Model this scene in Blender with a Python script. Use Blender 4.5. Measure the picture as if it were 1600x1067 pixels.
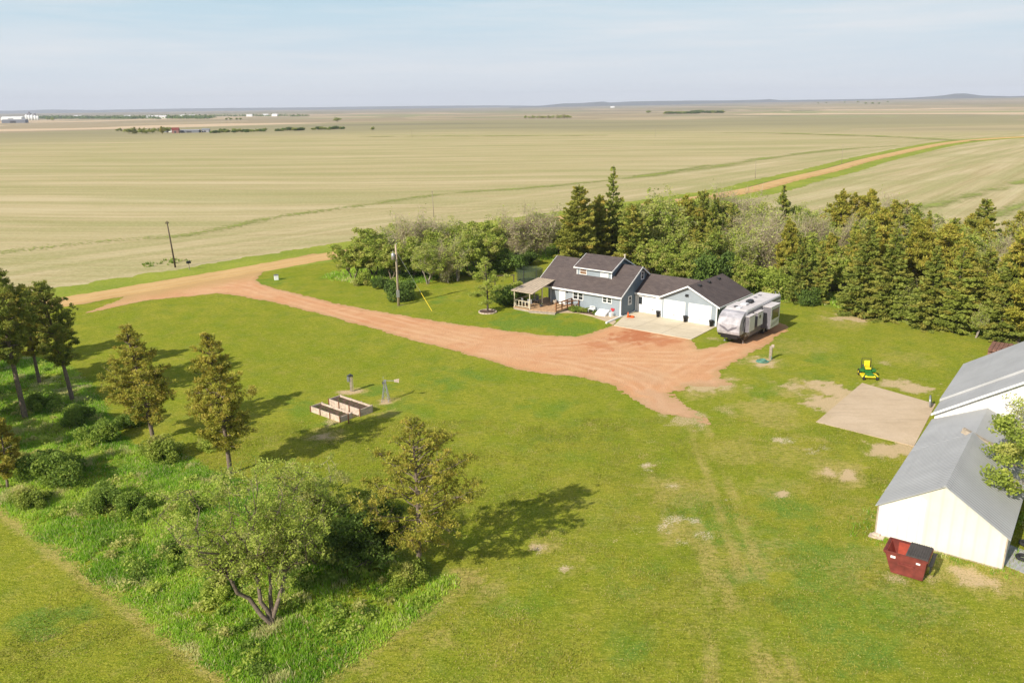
import bpy, bmesh, math, random
import numpy as np
from mathutils import Vector, Matrix
R=math.radians
random.seed(7); rng=np.random.default_rng(7)
for o in list(bpy.data.objects): bpy.data.objects.remove(o)
SC=bpy.context.scene; COL=SC.collection

# ------------------------------------------------------------------ camera, sky, sun, exposure
H=24.0; F=1260.0; PITCH=math.atan((533.5-166)/1260); ROLL=R(0.7)
cam=bpy.data.cameras.new('camera'); co=bpy.data.objects.new('camera',cam); COL.objects.link(co)
cam.sensor_width=36; cam.lens=F/1600*36; cam.clip_start=0.5; cam.clip_end=80000
co.matrix_world=Matrix.Translation((0,0,H))@Matrix.Rotation(math.pi/2-PITCH,4,'X')@Matrix.Rotation(-ROLL,4,'Z')
SC.camera=co
SUN_EL=33.0; SHADOW_DIR=47.0      # light travels towards this angle (ccw from +X)
w=bpy.data.worlds.new("World"); SC.world=w; w.use_nodes=True
wt=w.node_tree; wt.nodes.clear()
def wn(t): return wt.nodes.new(t)
sky=wn('ShaderNodeTexSky'); sky.sky_type='NISHITA'; sky.sun_disc=False
sky.sun_elevation=R(SUN_EL); sky.air_density=1.0; sky.dust_density=0.6; sky.ozone_density=1.6; sky.altitude=600
fx,fy=-math.cos(R(SHADOW_DIR)),-math.sin(R(SHADOW_DIR))   # towards the sun
sky.sun_rotation=math.atan2(fx,fy)
bg=wn('ShaderNodeBackground'); bg.inputs[1].default_value=0.085
out=wn('ShaderNodeOutputWorld')
tc=wn('ShaderNodeTexCoord'); mp=wn('ShaderNodeMapping'); mp.inputs['Scale'].default_value=(1.2,1.2,16); mp.inputs['Rotation'].default_value=(0.05,0.12,0)
nz=wn('ShaderNodeTexNoise'); nz.inputs['Scale'].default_value=2.2; nz.inputs['Detail'].default_value=7; nz.inputs['Roughness'].default_value=0.6
mr=wn('ShaderNodeMapRange'); mr.inputs[1].default_value=0.38; mr.inputs[2].default_value=0.68; mr.inputs[3].default_value=0.0; mr.inputs[4].default_value=0.85
mx=wn('ShaderNodeMix'); mx.data_type='RGBA'; mx.inputs[7].default_value=(7.2,7.5,7.8,1)
tint=wn('ShaderNodeMix'); tint.data_type='RGBA'; tint.blend_type='MULTIPLY'; tint.inputs[0].default_value=1.0; tint.inputs[7].default_value=(0.95,1.0,1.05,1)
L_=wt.links.new
L_(tc.outputs['Generated'],mp.inputs[0]); L_(mp.outputs[0],nz.inputs['Vector']); L_(nz.outputs[0],mr.inputs[0])
spz=wn('ShaderNodeSeparateXYZ'); L_(tc.outputs['Generated'],spz.inputs[0])
g1=wn('ShaderNodeMapRange'); g1.interpolation_type='SMOOTHSTEP'; g1.inputs[1].default_value=.0; g1.inputs[2].default_value=.14; L_(spz.outputs[2],g1.inputs[0])
hz_=wn('ShaderNodeMix'); hz_.data_type='RGBA'; hz_.inputs[6].default_value=(6.5,7.0,7.55,1); hz_.inputs[7].default_value=(4.7,6.5,7.5,1); L_(g1.outputs[0],hz_.inputs[0])
g2=wn('ShaderNodeMapRange'); g2.interpolation_type='SMOOTHSTEP'; g2.inputs[1].default_value=.10; g2.inputs[2].default_value=.17; L_(spz.outputs[2],g2.inputs[0])
sm=wn('ShaderNodeMix'); sm.data_type='RGBA'; L_(g2.outputs[0],sm.inputs[0]); L_(hz_.outputs[2],sm.inputs[6]); L_(tint.outputs[2],sm.inputs[7])
L_(sky.outputs[0],tint.inputs[6]); L_(sm.outputs[2],mx.inputs[6]); L_(mr.outputs[0],mx.inputs[0]); L_(mx.outputs[2],bg.inputs[0]); L_(bg.outputs[0],out.inputs[0])
sl=bpy.data.lights.new('sun','SUN'); sl.energy=5.0; sl.angle=R(0.5); sl.color=(1.0,0.93,0.82)
so=bpy.data.objects.new('sun',sl); COL.objects.link(so)
d=Vector((-fx*math.cos(R(SUN_EL)),-fy*math.cos(R(SUN_EL)),-math.sin(R(SUN_EL))))
so.rotation_euler=d.to_track_quat('-Z','Y').to_euler(); so.location=(-60,-60,80)
vs=SC.view_settings; vs.view_transform='Standard'; vs.look='None'; vs.gamma=1; vs.exposure=0.40
SC.render.engine='CYCLES'
SC.cycles.max_bounces=6; SC.cycles.diffuse_bounces=3; SC.cycles.transparent_max_bounces=8; SC.cycles.volume_bounces=0
try: SC.cycles.volume_step_rate=4
except Exception: pass

# ------------------------------------------------------------------ survey: photo position -> ground position
def P(px,py,z=0):
    x=(px-800)/F; y=-(py-533.5)/F
    c,s=math.cos(ROLL),math.sin(ROLL); x,y=x*c+y*s,-x*s+y*c
    cp,sp=math.cos(PITCH),math.sin(PITCH)
    dx,dy,dz=x,cp+y*sp,-sp+y*cp
    t=(z-H)/dz
    return (dx*t,dy*t)
def PP(pts): return [P(*p) for p in pts]

# ------------------------------------------------------------------ helpers
def setp(o,label=None,cat=None,group=None,kind=None):
    if label: o['label']=label
    if cat: o['category']=cat
    if group: o['group']=group
    if kind: o['kind']=kind
    return o
def root(name,label,cat,loc=(0,0,0),rz=0,group=None,scale=1):
    o=bpy.data.objects.new(name,None); COL.objects.link(o); o.empty_display_size=.3
    o.location=loc; o.rotation_euler=(0,0,rz); o.scale=(scale,)*3 if not isinstance(scale,tuple) else scale
    return setp(o,label,cat,group)
def link(name,me,parent=None,m=None):
    o=bpy.data.objects.new(name,me); COL.objects.link(o)
    if m is not None:
        for q in (m if isinstance(m,(list,tuple)) else [m]): me.materials.append(q)
    if parent is not None: o.parent=parent
    return o
def copy_tree(o,parent=None):
    c=o.copy(); COL.objects.link(c); c.parent=parent
    for ch in list(o.children): copy_tree(ch,c)
    return c
class MB:
    def __init__(s): s.v=[]; s.f=[]; s.mi=[]; s.m=0
    def add(s,vs,fs):
        n=len(s.v); s.v+= [tuple(q) for q in vs]; s.f+=[tuple(n+i for i in f) for f in fs]; s.mi+=[s.m]*len(fs); return s
    def box(s,x0,x1,y0,y1,z0,z1,M=None):
        v=[(x,y,z) for z in (z0,z1) for y in (y0,y1) for x in (x0,x1)]
        if M is not None: v=[tuple(M@Vector(q)) for q in v]
        return s.add(v,[(0,2,3,1),(4,5,7,6),(0,1,5,4),(2,6,7,3),(0,4,6,2),(1,3,7,5)])
    def prism(s,prof,a0,a1,axis='x'):
        # profile of (p,q): axis x -> p=y,q=z ; axis y -> p=x,q=z ; axis z -> p=x,q=y
        def mk(p,q,a): return (a,p,q) if axis=='x' else ((p,a,q) if axis=='y' else (p,q,a))
        n=len(prof); v=[mk(p,q,a0) for p,q in prof]+[mk(p,q,a1) for p,q in prof]
        f=[tuple(range(n)),tuple(range(2*n-1,n-1,-1))]+[(i,i+n,(i+1)%n+n,(i+1)%n) for i in range(n)]
        return s.add(v,f)
    def bar(s,p,q,wd,ht=None):
        ht=ht or wd; p=Vector(p); q=Vector(q); dd=q-p; L=dd.length; 
        M=Matrix.Translation(p)@dd.to_track_quat('Y','Z').to_matrix().to_4x4()
        return s.box(-wd/2,wd/2,0,L,-ht/2,ht/2,M)
    def tube(s,pts,rad,n=8,cap=True):
        if not isinstance(rad,(list,tuple)): rad=[rad]*len(pts)
        pts=[Vector(p) for p in pts]; base=len(s.v); up=None
        for i,p in enumerate(pts):
            t=(pts[min(i+1,len(pts)-1)]-pts[max(i-1,0)]).normalized()
            if up is None: up=t.orthogonal().normalized()
            up=(up-t*up.dot(t)); up=up.normalized() if up.length>1e-6 else t.orthogonal().normalized(); r=t.cross(up)
            for k in range(n):
                a=2*math.pi*k/n; s.v.append(tuple(p+(up*math.cos(a)+r*math.sin(a))*rad[i]))
        fs=[(base+i*n+k,base+i*n+(k+1)%n,base+(i+1)*n+(k+1)%n,base+(i+1)*n+k) for i in range(len(pts)-1) for k in range(n)]
        if cap: fs+= [tuple(base+k for k in range(n-1,-1,-1)),tuple(base+(len(pts)-1)*n+k for k in range(n))]
        s.f+=fs; s.mi+=[s.m]*len(fs); return s
    def lathe(s,prof,n=16,c=(0,0,0)):
        base=len(s.v)
        for r_,z in prof:
            for k in range(n): a=2*math.pi*k/n; s.v.append((c[0]+r_*math.cos(a),c[1]+r_*math.sin(a),c[2]+z))
        fs=[(base+i*n+k,base+i*n+(k+1)%n,base+(i+1)*n+(k+1)%n,base+(i+1)*n+k) for i in range(len(prof)-1) for k in range(n)]
        fs+=[tuple(base+k for k in range(n-1,-1,-1)),tuple(base+(len(prof)-1)*n+k for k in range(n))]
        s.f+=fs; s.mi+=[s.m]*len(fs); return s
    def torus(s,R_,r_,c=(0,0,0),M=None,n=20,k=8):
        base=len(s.v); M=M or Matrix.Identity(3)
        for i in range(n):
            a=2*math.pi*i/n
            for j in range(k):
                b=2*math.pi*j/k; p=M@Vector(((R_+r_*math.cos(b))*math.cos(a),(R_+r_*math.cos(b))*math.sin(a),r_*math.sin(b)))+Vector(c); s.v.append(tuple(p))
        fs=[(base+i*k+j,base+((i+1)%n)*k+j,base+((i+1)%n)*k+(j+1)%k,base+i*k+(j+1)%k) for i in range(n) for j in range(k)]
        s.f+=fs; s.mi+=[s.m]*len(fs); return s
    def build(s,name,m,parent=None,smooth=False,bevel=0):
        me=bpy.data.meshes.new(name); me.from_pydata(s.v,[],s.f)
        bm=bmesh.new(); bm.from_mesh(me); bmesh.ops.recalc_face_normals(bm,faces=bm.faces)
        bm.to_mesh(me); bm.free()
        if len(set(s.mi))>1: me.polygons.foreach_set('material_index',s.mi)
        if smooth: me.polygons.foreach_set('use_smooth',[True]*len(me.polygons))
        o=link(name,me,parent,m)
        if bevel:
            b=o.modifiers.new('bevel','BEVEL'); b.width=bevel; b.segments=2; b.limit_method='ANGLE'
        return o
def fast_mesh(name,V,Fc,attrs=None,smooth=False):
    """V (n,3), Fc (m,k) int"""
    me=bpy.data.meshes.new(name); n=len(V); m,k=Fc.shape
    me.vertices.add(n); me.vertices.foreach_set('co',np.ascontiguousarray(V,dtype=np.float32).ravel())
    me.loops.add(m*k); me.loops.foreach_set('vertex_index',Fc.astype(np.int32).ravel())
    me.polygons.add(m); me.polygons.foreach_set('loop_start',np.arange(0,m*k,k,dtype=np.int32))
    if smooth: me.polygons.foreach_set('use_smooth',np.ones(m,dtype=bool))
    for an,(dom,val) in (attrs or {}).items():
        a=me.attributes.new(an,'FLOAT',dom); a.data.foreach_set('value',np.ascontiguousarray(val,dtype=np.float32))
    me.update(calc_edges=True); me.validate(); return me

# numpy value noise
def _h(ix,iy,seed):
    x=(ix.astype(np.int64)*374761393+iy.astype(np.int64)*668265263+seed*982451653)&0xffffffff
    x=((x^(x>>13))*1274126177)&0xffffffff; x=x^(x>>16)
    return (x&0xffff)/65535.0
def vnoise(x,y,seed=0):
    ix=np.floor(x); iy=np.floor(y); fx_=x-ix; fy_=y-iy
    u=fx_*fx_*(3-2*fx_); v=fy_*fy_*(3-2*fy_)
    a=_h(ix,iy,seed);b=_h(ix+1,iy,seed);c=_h(ix,iy+1,seed);d_=_h(ix+1,iy+1,seed)
    return (a*(1-u)+b*u)*(1-v)+(c*(1-u)+d_*u)*v
def fbm(x,y,seed=0,oc=4):
    s=0;a=.5;t=0
    for i in range(oc): s=s+a*vnoise(x*2**i+i*17.3,y*2**i-i*9.1,seed+i); t+=a; a*=.55
    return s/t*2-1
def seg_dist(X,Y,poly,closed=True):
    dm=np.full(X.shape,1e9); n=len(poly)
    for i in range(n if closed else n-1):
        x0,y0=poly[i]; x1,y1=poly[(i+1)%n]; dx,dy=x1-x0,y1-y0; L2=dx*dx+dy*dy+1e-9
        t=np.clip(((X-x0)*dx+(Y-y0)*dy)/L2,0,1); dm=np.minimum(dm,np.hypot(X-x0-t*dx,Y-y0-t*dy))
    return dm
def inside(X,Y,poly):
    r=np.zeros(X.shape,bool); n=len(poly)
    for i in range(n):
        x0,y0=poly[i]; x1,y1=poly[(i+1)%n]
        if y0==y1: continue
        r^=((y0>Y)!=(y1>Y))&(X<(x1-x0)*(Y-y0)/(y1-y0)+x0)
    return r
def sdf(X,Y,poly): 
    dd=seg_dist(X,Y,poly); return np.where(inside(X,Y,poly),dd,-dd)
def smooth01(x,a,b):
    t=np.clip((x-a)/(b-a),0,1); return t*t*(3-2*t)
def chaikin(p,n=2,closed=True):
    for _ in range(n):
        q=[]
        m=len(p)
        for i in range(m if closed else m-1):
            a=p[i];b=p[(i+1)%m]
            q+=[(a[0]*.75+b[0]*.25,a[1]*.75+b[1]*.25),(a[0]*.25+b[0]*.75,a[1]*.25+b[1]*.75)]
        if not closed: q=[p[0]]+q+[p[-1]]
        p=q
    return p
def grid_sheet(name,field,bbox,res,z,m,attrs=None,kind='structure',zf=None):
    x0,x1,y0,y1=bbox; nx=int((x1-x0)/res)+1; ny=int((y1-y0)/res)+1
    X,Y=np.meshgrid(x0+np.arange(nx)*res,y0+np.arange(ny)*res)
    Z=np.full(X.shape,z) if zf is None else zf(X,Y)+z
    f=field(X,Y) if field else np.ones(X.shape)
    xc=(X[:-1,:-1]+X[1:,1:])/2
    keep=((f[:-1,:-1]+f[1:,1:]+f[1:,:-1]+f[:-1,1:])>0)
    I=np.arange(nx*ny).reshape(ny,nx)
    q=np.stack([I[:-1,:-1],I[:-1,1:],I[1:,1:],I[1:,:-1]],-1)[keep]
    used=np.unique(q); remap=np.zeros(nx*ny,np.int64); remap[used]=np.arange(len(used))
    V=np.stack([X.ravel()[used],Y.ravel()[used],Z.ravel()[used]],-1)
    at={}
    for k,fn in (attrs or {}).items(): at[k]=('POINT',np.asarray(fn(V[:,0],V[:,1]),dtype=float))
    at['edge']=('POINT',f.ravel()[used])
    me=fast_mesh(name,V,remap[q],at,smooth=True)
    o=link(name,me,None,m); o['kind']=kind; return o

# ------------------------------------------------------------------ materials
def srgb(r,g,b):
    f=lambda c:(c/255/12.92) if c/255<=.04045 else ((c/255+.055)/1.055)**2.4
    return (f(r),f(g),f(b),1)
class NT:
    def __init__(s,name):
        s.m=bpy.data.materials.new(name); s.m.use_nodes=True; s.t=s.m.node_tree; s.b=s.t.nodes['Principled BSDF']; s.out=s.t.nodes['Material Output']
        s.tc=s.t.nodes.new('ShaderNodeTexCoord')
    def n(s,t): return s.t.nodes.new(t)
    def l(s,a,b): s.t.links.new(a,b)
    def noise(s,scale,detail=4,rough=.55,dist=0,vec=None,rot=0):
        n=s.n('ShaderNodeTexNoise'); n.inputs['Detail'].default_value=detail; n.inputs['Roughness'].default_value=rough; n.inputs['Distortion'].default_value=dist
        src=vec or s.tc.outputs['Object']
        if isinstance(scale,tuple) or rot:
            mp=s.n('ShaderNodeMapping'); r_=s.n('ShaderNodeMapping'); r_.inputs['Rotation'].default_value=(0,0,rot)
            s.l(src,r_.inputs[0]); s.l(r_.outputs[0],mp.inputs[0]); mp.inputs['Scale'].default_value=scale if isinstance(scale,tuple) else (scale,)*3
            s.l(mp.outputs[0],n.inputs['Vector']); n.inputs['Scale'].default_value=1
        else:
            s.l(src,n.inputs['Vector']); n.inputs['Scale'].default_value=scale
        return n.outputs[0]
    def rng(s,x,a,b,c=0,d=1,clamp=True):
        n=s.n('ShaderNodeMapRange'); n.clamp=clamp; s.l(x,n.inputs[0])
        for i,v in enumerate((a,b,c,d)): n.inputs[1+i].default_value=v
        return n.outputs[0]
    def mix(s,f,a,b,mode='MIX'):
        n=s.n('ShaderNodeMix'); n.data_type='RGBA'; n.blend_type=mode
        for i,v in ((0,f),(6,a),(7,b)):
            if isinstance(v,(int,float)): n.inputs[i].default_value=v
            elif isinstance(v,tuple): n.inputs[i].default_value=v
            else: s.l(v,n.inputs[i])
        return n.outputs[2]
    def math(s,op,a,b=0):
        n=s.n('ShaderNodeMath'); n.operation=op
        for i,v in ((0,a),(1,b)):
            if isinstance(v,(int,float)): n.inputs[i].default_value=v
            else: s.l(v,n.inputs[i])
        return n.outputs[0]
    def attr(s,name):
        n=s.n('ShaderNodeAttribute'); n.attribute_name=name; return n.outputs['Fac']
    def bump(s,h,strength=.5,dist=.05):
        n=s.n('ShaderNodeBump'); n.inputs['Strength'].default_value=strength; n.inputs['Distance'].default_value=dist; s.l(h,n.inputs['Height']); s.l(n.outputs[0],s.b.inputs['Normal'])
    def done(s,col,rough=.8,spec=.3,metal=0):
        if isinstance(col,tuple): s.b.inputs['Base Color'].default_value=col
        else: s.l(col,s.b.inputs['Base Color'])
        if isinstance(rough,(int,float)): s.b.inputs['Roughness'].default_value=rough
        else: s.l(rough,s.b.inputs['Roughness'])
        s.b.inputs['Specular IOR Level'].default_value=spec; s.b.inputs['Metallic'].default_value=metal; return s.m
def sc(c,k): return (c[0]*k,c[1]*k,c[2]*k,1)
def simple(name,c,rough=.7,var=.25,scale=3,metal=0,spec=.4,bump=0):
    t=NT(name); n=t.noise(scale,5); col=t.mix(t.rng(n,.3,.7),sc(c,1-var),sc(c,1+var*.4))
    if bump: t.bump(t.noise(scale*4),bump,.02)
    return t.done(col,rough,spec,metal)
def stripes(t,axis,period,duty=.12):
    sp=t.n('ShaderNodeSeparateXYZ'); t.l(t.tc.outputs['Object'],sp.inputs[0])
    f=t.math('FRACT',t.math('DIVIDE',sp.outputs[axis],period)); return f
M={}
M['white']=simple('white_trim',(.78,.78,.75,1),.5,.08,2)
M['white_door']=simple('white_door_paint',(.8,.8,.77,1),.4,.06,1)
M['black']=simple('black_plastic',(.02,.02,.022,1),.5,.3,5)
M['dark']=simple('dark_metal',(.05,.05,.055,1),.5,.3,5)
M['glass']=simple('window_glass',(.025,.03,.035,1),.08,.4,.7,spec=.8)
M['blind']=simple('brown_blind',(.22,.12,.06,1),.7,.2,6)
M['wblind']=simple('white_blind',(.6,.62,.62,1),.6,.1,6)
M['steel']=simple('galvanized_steel',(.42,.43,.44,1),.4,.2,3,metal=.6)
M['rubber']=simple('tyre_rubber',(.025,.025,.025,1),.85,.3,6)
M['orange']=simple('orange_plastic',(.75,.13,.02,1),.5,.2,6)
M['grey']=simple('grey_paint',(.3,.3,.31,1),.6,.2,3)
M['tan_post']=simple('tan_painted_post',(.6,.52,.38,1),.6,.15,3)
def m_siding(name,c,period=.2):
    t=NT(name); f=stripes(t,'Z',period); n=t.noise(1.2,4)
    col=t.mix(t.rng(n,.3,.7),sc(c,.93),sc(c,1.05)); col=t.mix(t.rng(f,0,.14,.55,0),col,sc(c,.45)); t.bump(f,.6,.03)
    return t.done(col,.6,.3)
M['siding']=m_siding('blue_grey_lap_siding',(.29,.33,.36,1))
M['siding_shade']=m_siding('shade_tinted_lap_siding',(.13,.175,.215,1))  # siding colour darkened to paint in shade on the right-facing walls
def m_shingle():
    t=NT('charcoal_brown_shingles'); br=t.n('ShaderNodeTexBrick'); mpn=t.n('ShaderNodeMapping'); mpn.inputs['Rotation'].default_value=(0,0,0)
    cb=t.n('ShaderNodeCombineXYZ'); sp=t.n('ShaderNodeSeparateXYZ'); t.l(t.tc.outputs['Object'],sp.inputs[0])
    t.l(t.math('ADD',sp.outputs['X'],t.math('MULTIPLY',sp.outputs['Y'],.0)),cb.inputs[0]); t.l(t.math('ADD',sp.outputs['Z'],t.math('MULTIPLY',sp.outputs['Y'],.9)),cb.inputs[1])
    t.l(cb.outputs[0],br.inputs['Vector']); br.inputs['Scale'].default_value=1; br.inputs['Brick Width'].default_value=.5; br.inputs['Row Height'].default_value=.22; br.inputs['Mortar Size'].default_value=.012
    br.inputs['Color1'].default_value=(.085,.066,.062,1); br.inputs['Color2'].default_value=(.125,.098,.09,1); br.inputs['Mortar'].default_value=(.04,.032,.03,1)
    n=t.noise(.8,5); n2=t.noise(9,3)
    c=t.mix(t.rng(n,.35,.7,0,.5),br.outputs[0],(.15,.115,.10,1)); c=t.mix(t.rng(n2,.3,.7,0,.4),c,(.05,.042,.042,1))
    t.bump(t.noise(14,3),.4,.02); return t.done(c,.9,.2)
M['shingle']=m_shingle()
def m_conc(name,c1,c2,joint=None):
    t=NT(name); n=t.noise(.35,6,.6); n2=t.noise(6,6,.7)
    c=t.mix(t.rng(n,.35,.65),c1,c2); c=t.mix(t.rng(n2,.4,.75,0,.35),c,sc(c1,.7))
    c=t.mix(t.rng(t.noise((.25,1.4,1),4,.6),.52,.72,0,.45),c,sc(c1,.72))
    t.bump(n2,.2,.01); return t.done(c,.9,.2)
M['apron']=m_conc('pale_concrete',(.56,.47,.33,1),(.66,.57,.42,1))
M['pad']=m_conc('brownish_concrete',(.50,.38,.25,1),(.58,.45,.31,1))
M['walk']=m_conc('tan_walk_concrete',(.5,.38,.25,1),(.58,.46,.32,1))
def m_wood(name,c,axis='Y',period=.14):
    t=NT(name); n=t.noise(4,5); col=t.mix(t.rng(n,.3,.7),sc(c,.7),sc(c,1.15))
    if period:
        f=stripes(t,axis,period); col=t.mix(t.rng(f,0,.12,.6,0),col,sc(c,.35)); t.bump(f,.4,.02)
    return t.done(col,.8,.2)
M['deck']=m_wood('orange_tan_deck_boards',(.52,.33,.18,1),'Y',.3)
M['redwood']=m_wood('red_brown_wood',(.25,.11,.05,1),period=0)
M['oldwood']=m_wood('weathered_grey_wood',(.40,.33,.25,1),period=0)
M['polewood']=m_wood('weathered_pole_wood',(.46,.36,.25,1),period=0)
M['dpole']=m_wood('dark_pole_wood',(.10,.075,.055,1),period=0)
M['bark']=simple('tree_bark',(.20,.15,.11,1),.95,.5,7,bump=.8)
M['bark_dark']=simple('dark_bark',(.09,.07,.055,1),.95,.5,7,bump=.8)
M['bark_pale']=simple('pale_grey_bark',(.33,.28,.23,1),.95,.35,7,bump=.8)
def m_metal(name,c,axis,period,rough=.45,metal=.25,depth=.025,sk=.35):
    t=NT(name); f=stripes(t,axis,period); w_=t.math('SINE',t.math('MULTIPLY',f,6.2832)); n=t.noise(.5,5)
    col=t.mix(t.rng(n,.3,.7),sc(c,.88),sc(c,1.06)); col=t.mix(t.rng(w_,.55,1,0,sk),col,sc(c,.6)); n3=t.noise((3,.25,3),4,.6); col=t.mix(t.rng(n3,.55,.8,0,.3),col,sc(c,.65)); t.bump(w_,.8,depth)
    return t.done(col,rough,.4,metal)
M['tin']=m_metal('grey_corrugated_roofing','' or (.40,.40,.395,1),'Y',.28,.75,.0,.015,.25)
M['tin_wall']=m_metal('cream_ribbed_steel',(.70,.655,.54,1),'X',.6,.7,0,.02,.3)
M['tin_white']=m_metal('white_ribbed_steel',(.72,.70,.66,1),'X',.5,.6,0,.02)
M['tin_side']=m_metal('grey_ribbed_side_steel',(.6,.58,.52,1),'Y',.5,.6,0,.02)
M['rust']=simple('rusty_red_paint',(.19,.038,.027,1),.6,.45,2.5)
M['rust_in']=simple('bright_red_inside',(.42,.07,.04,1),.7,.4,2.5)
M['joint']=simple('joint_dirt',(.40,.33,.24,1),.95,.3,4)
M['soil']=simple('dark_soil',(.12,.07,.045,1),.95,.5,4)
M['bluegreen']=simple('green_hose',(.12,.30,.22,1),.5,.2,8)
M['mow_green']=simple('green_enamel',(.03,.16,.03,1),.35,.2,8)
M['mow_yel']=simple('yellow_enamel',(.8,.62,.02,1),.4,.15,8)
M['yel']=simple('yellow_guard',(.8,.62,.03,1),.5,.15,8)
M['redp']=simple('red_paint',(.5,.03,.04,1),.5,.2,8)
M['bed_white']=simple('whitewashed_boards',(.58,.46,.36,1),.8,.35,3.5)
M['porch']=simple('tan_canopy_panel',(.50,.40,.29,1),.7,.25,2.2)
M['net']=simple('dark_green_netting',(.04,.06,.035,1),.9,.3,8)
def m_net():
    t=NT('trampoline_net'); tr=t.n('ShaderNodeBsdfTransparent'); mxs=t.n('ShaderNodeMixShader'); mxs.inputs[0].default_value=.62
    t.done((.05,.07,.04,1),.9); t.l(tr.outputs[0],mxs.inputs[1]); t.l(t.b.outputs[0],mxs.inputs[2]); t.l(mxs.outputs[0],t.out.inputs[0]); return t.m
M['netting']=m_net()
# RV
M['rv']=simple('offwhite_fibreglass',(.66,.64,.64,1),.35,.08,1.5)
M['rv_roof']=simple('dusty_rubber_roof',(.60,.55,.53,1),.8,.15,1.2)
M['rv_cap']=simple('silver_front_cap',(.42,.40,.42,1),.35,.4,1.6)
M['rv_grey']=simple('grey_graphic',(.16,.15,.17,1),.4,.2,2)
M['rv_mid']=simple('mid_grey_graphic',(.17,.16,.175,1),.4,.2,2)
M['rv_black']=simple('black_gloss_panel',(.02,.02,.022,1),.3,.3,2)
def m_leaf(name,c_dark,c_mid,c_light,trans=.3,hv=.25,warm=None):
    t=NT(name); a=t.attr('tint'); oi=t.n('ShaderNodeObjectInfo')
    c=t.mix(t.rng(a,0,.5),c_dark,c_mid); c=t.mix(t.rng(a,.5,1),c,c_light)
    if warm: c=t.mix(t.rng(t.attr('warm'),0,1,0,1),c,warm)
    c=t.mix(t.rng(oi.outputs['Random'],0,1,0,hv),c,sc(c_dark,.9))
    t.done(c,.62,.25); tr=t.n('ShaderNodeBsdfTranslucent'); t.l(c,tr.inputs[0]); ms=t.n('ShaderNodeMixShader'); ms.inputs[0].default_value=trans
    t.l(t.b.outputs[0],ms.inputs[1]); t.l(tr.outputs[0],ms.inputs[2]); t.l(ms.outputs[0],t.out.inputs[0]); return t.m
M['pine']=m_leaf('pine_needles',(.15,.17,.025,1),(.37,.37,.05,1),(.56,.51,.08,1),.4,.1,(.56,.42,.08,1))
M['pine_dark']=m_leaf('dark_pine_needles',(.11,.15,.03,1),(.29,.33,.055,1),(.46,.46,.09,1),.4,.15,(.52,.42,.09,1))  # a darker needle green than the other pines
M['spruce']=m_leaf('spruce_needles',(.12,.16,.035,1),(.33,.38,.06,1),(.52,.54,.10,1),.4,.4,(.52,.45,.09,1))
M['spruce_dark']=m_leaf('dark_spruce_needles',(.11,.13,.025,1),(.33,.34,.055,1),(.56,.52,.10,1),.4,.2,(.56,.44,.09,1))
M['leaf']=m_leaf('fresh_green_leaves',(.17,.23,.035,1),(.38,.455,.07,1),(.58,.60,.12,1),.45,.3,(.56,.50,.16,1))
M['leaf_pale']=m_leaf('sparse_olive_leaves',(.24,.32,.05,1),(.47,.56,.09,1),(.66,.70,.17,1),.55,.2,(.62,.57,.21,1))
M['leaf_dark']=m_leaf('dark_bush_leaves',(.07,.11,.025,1),(.17,.26,.045,1),(.31,.39,.07,1),.4,.3)
M['bush_green']=m_leaf('bush_leaves',(.11,.18,.03,1),(.27,.38,.055,1),(.47,.55,.09,1),.45,.3)
M['twig']=m_leaf('bare_twigs',(.30,.24,.15,1),(.50,.42,.27,1),(.62,.53,.36,1),.35,.15,(.42,.48,.11,1))
M['grass']=m_leaf('long_grass_blades',(.14,.32,.02,1),(.34,.56,.045,1),(.62,.74,.11,1),.5,0,(.76,.66,.36,1))
M['lawnblade']=m_leaf('short_grass_blades',(.16,.20,.02,1),(.30,.31,.035,1),(.46,.42,.07,1),.4,0,(.55,.45,.18,1))

# ------------------------------------------------------------------ GROUND
YAW=R(-40); HO=P(969.3,495.5); hu=(math.cos(YAW),math.sin(YAW)); hv=(-math.sin(YAW),math.cos(YAW))
def W(a,b): return (HO[0]+a*hu[0]+b*hv[0],HO[1]+a*hu[1]+b*hv[1])
BYAW=R(-37); BO=P(1367,835); bu=(math.cos(BYAW),math.sin(BYAW)); bv=(-math.sin(BYAW),math.cos(BYAW))
def WB(a,b): return (BO[0]+a*bu[0]+b*bv[0],BO[1]+a*bu[1]+b*bv[1])
def terrain(X,Y):
    r=np.hypot(X,Y); az=np.arctan2(X,Y)
    s=smooth01(r,650,2600)
    z=s*(fbm(X/700,Y/700,5,3)*5-1.5)
    z+=smooth01(r,900,4200)*smooth01(az,-.05,.55)*13+smooth01(r,3000,9000)*smooth01(az,.0,.5)*22+smooth01(r,3500,9000)*6
    z+=smooth01(r,3500,8000)*fbm(X/1600,Y/1600,9,3)*9
    return z
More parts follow.
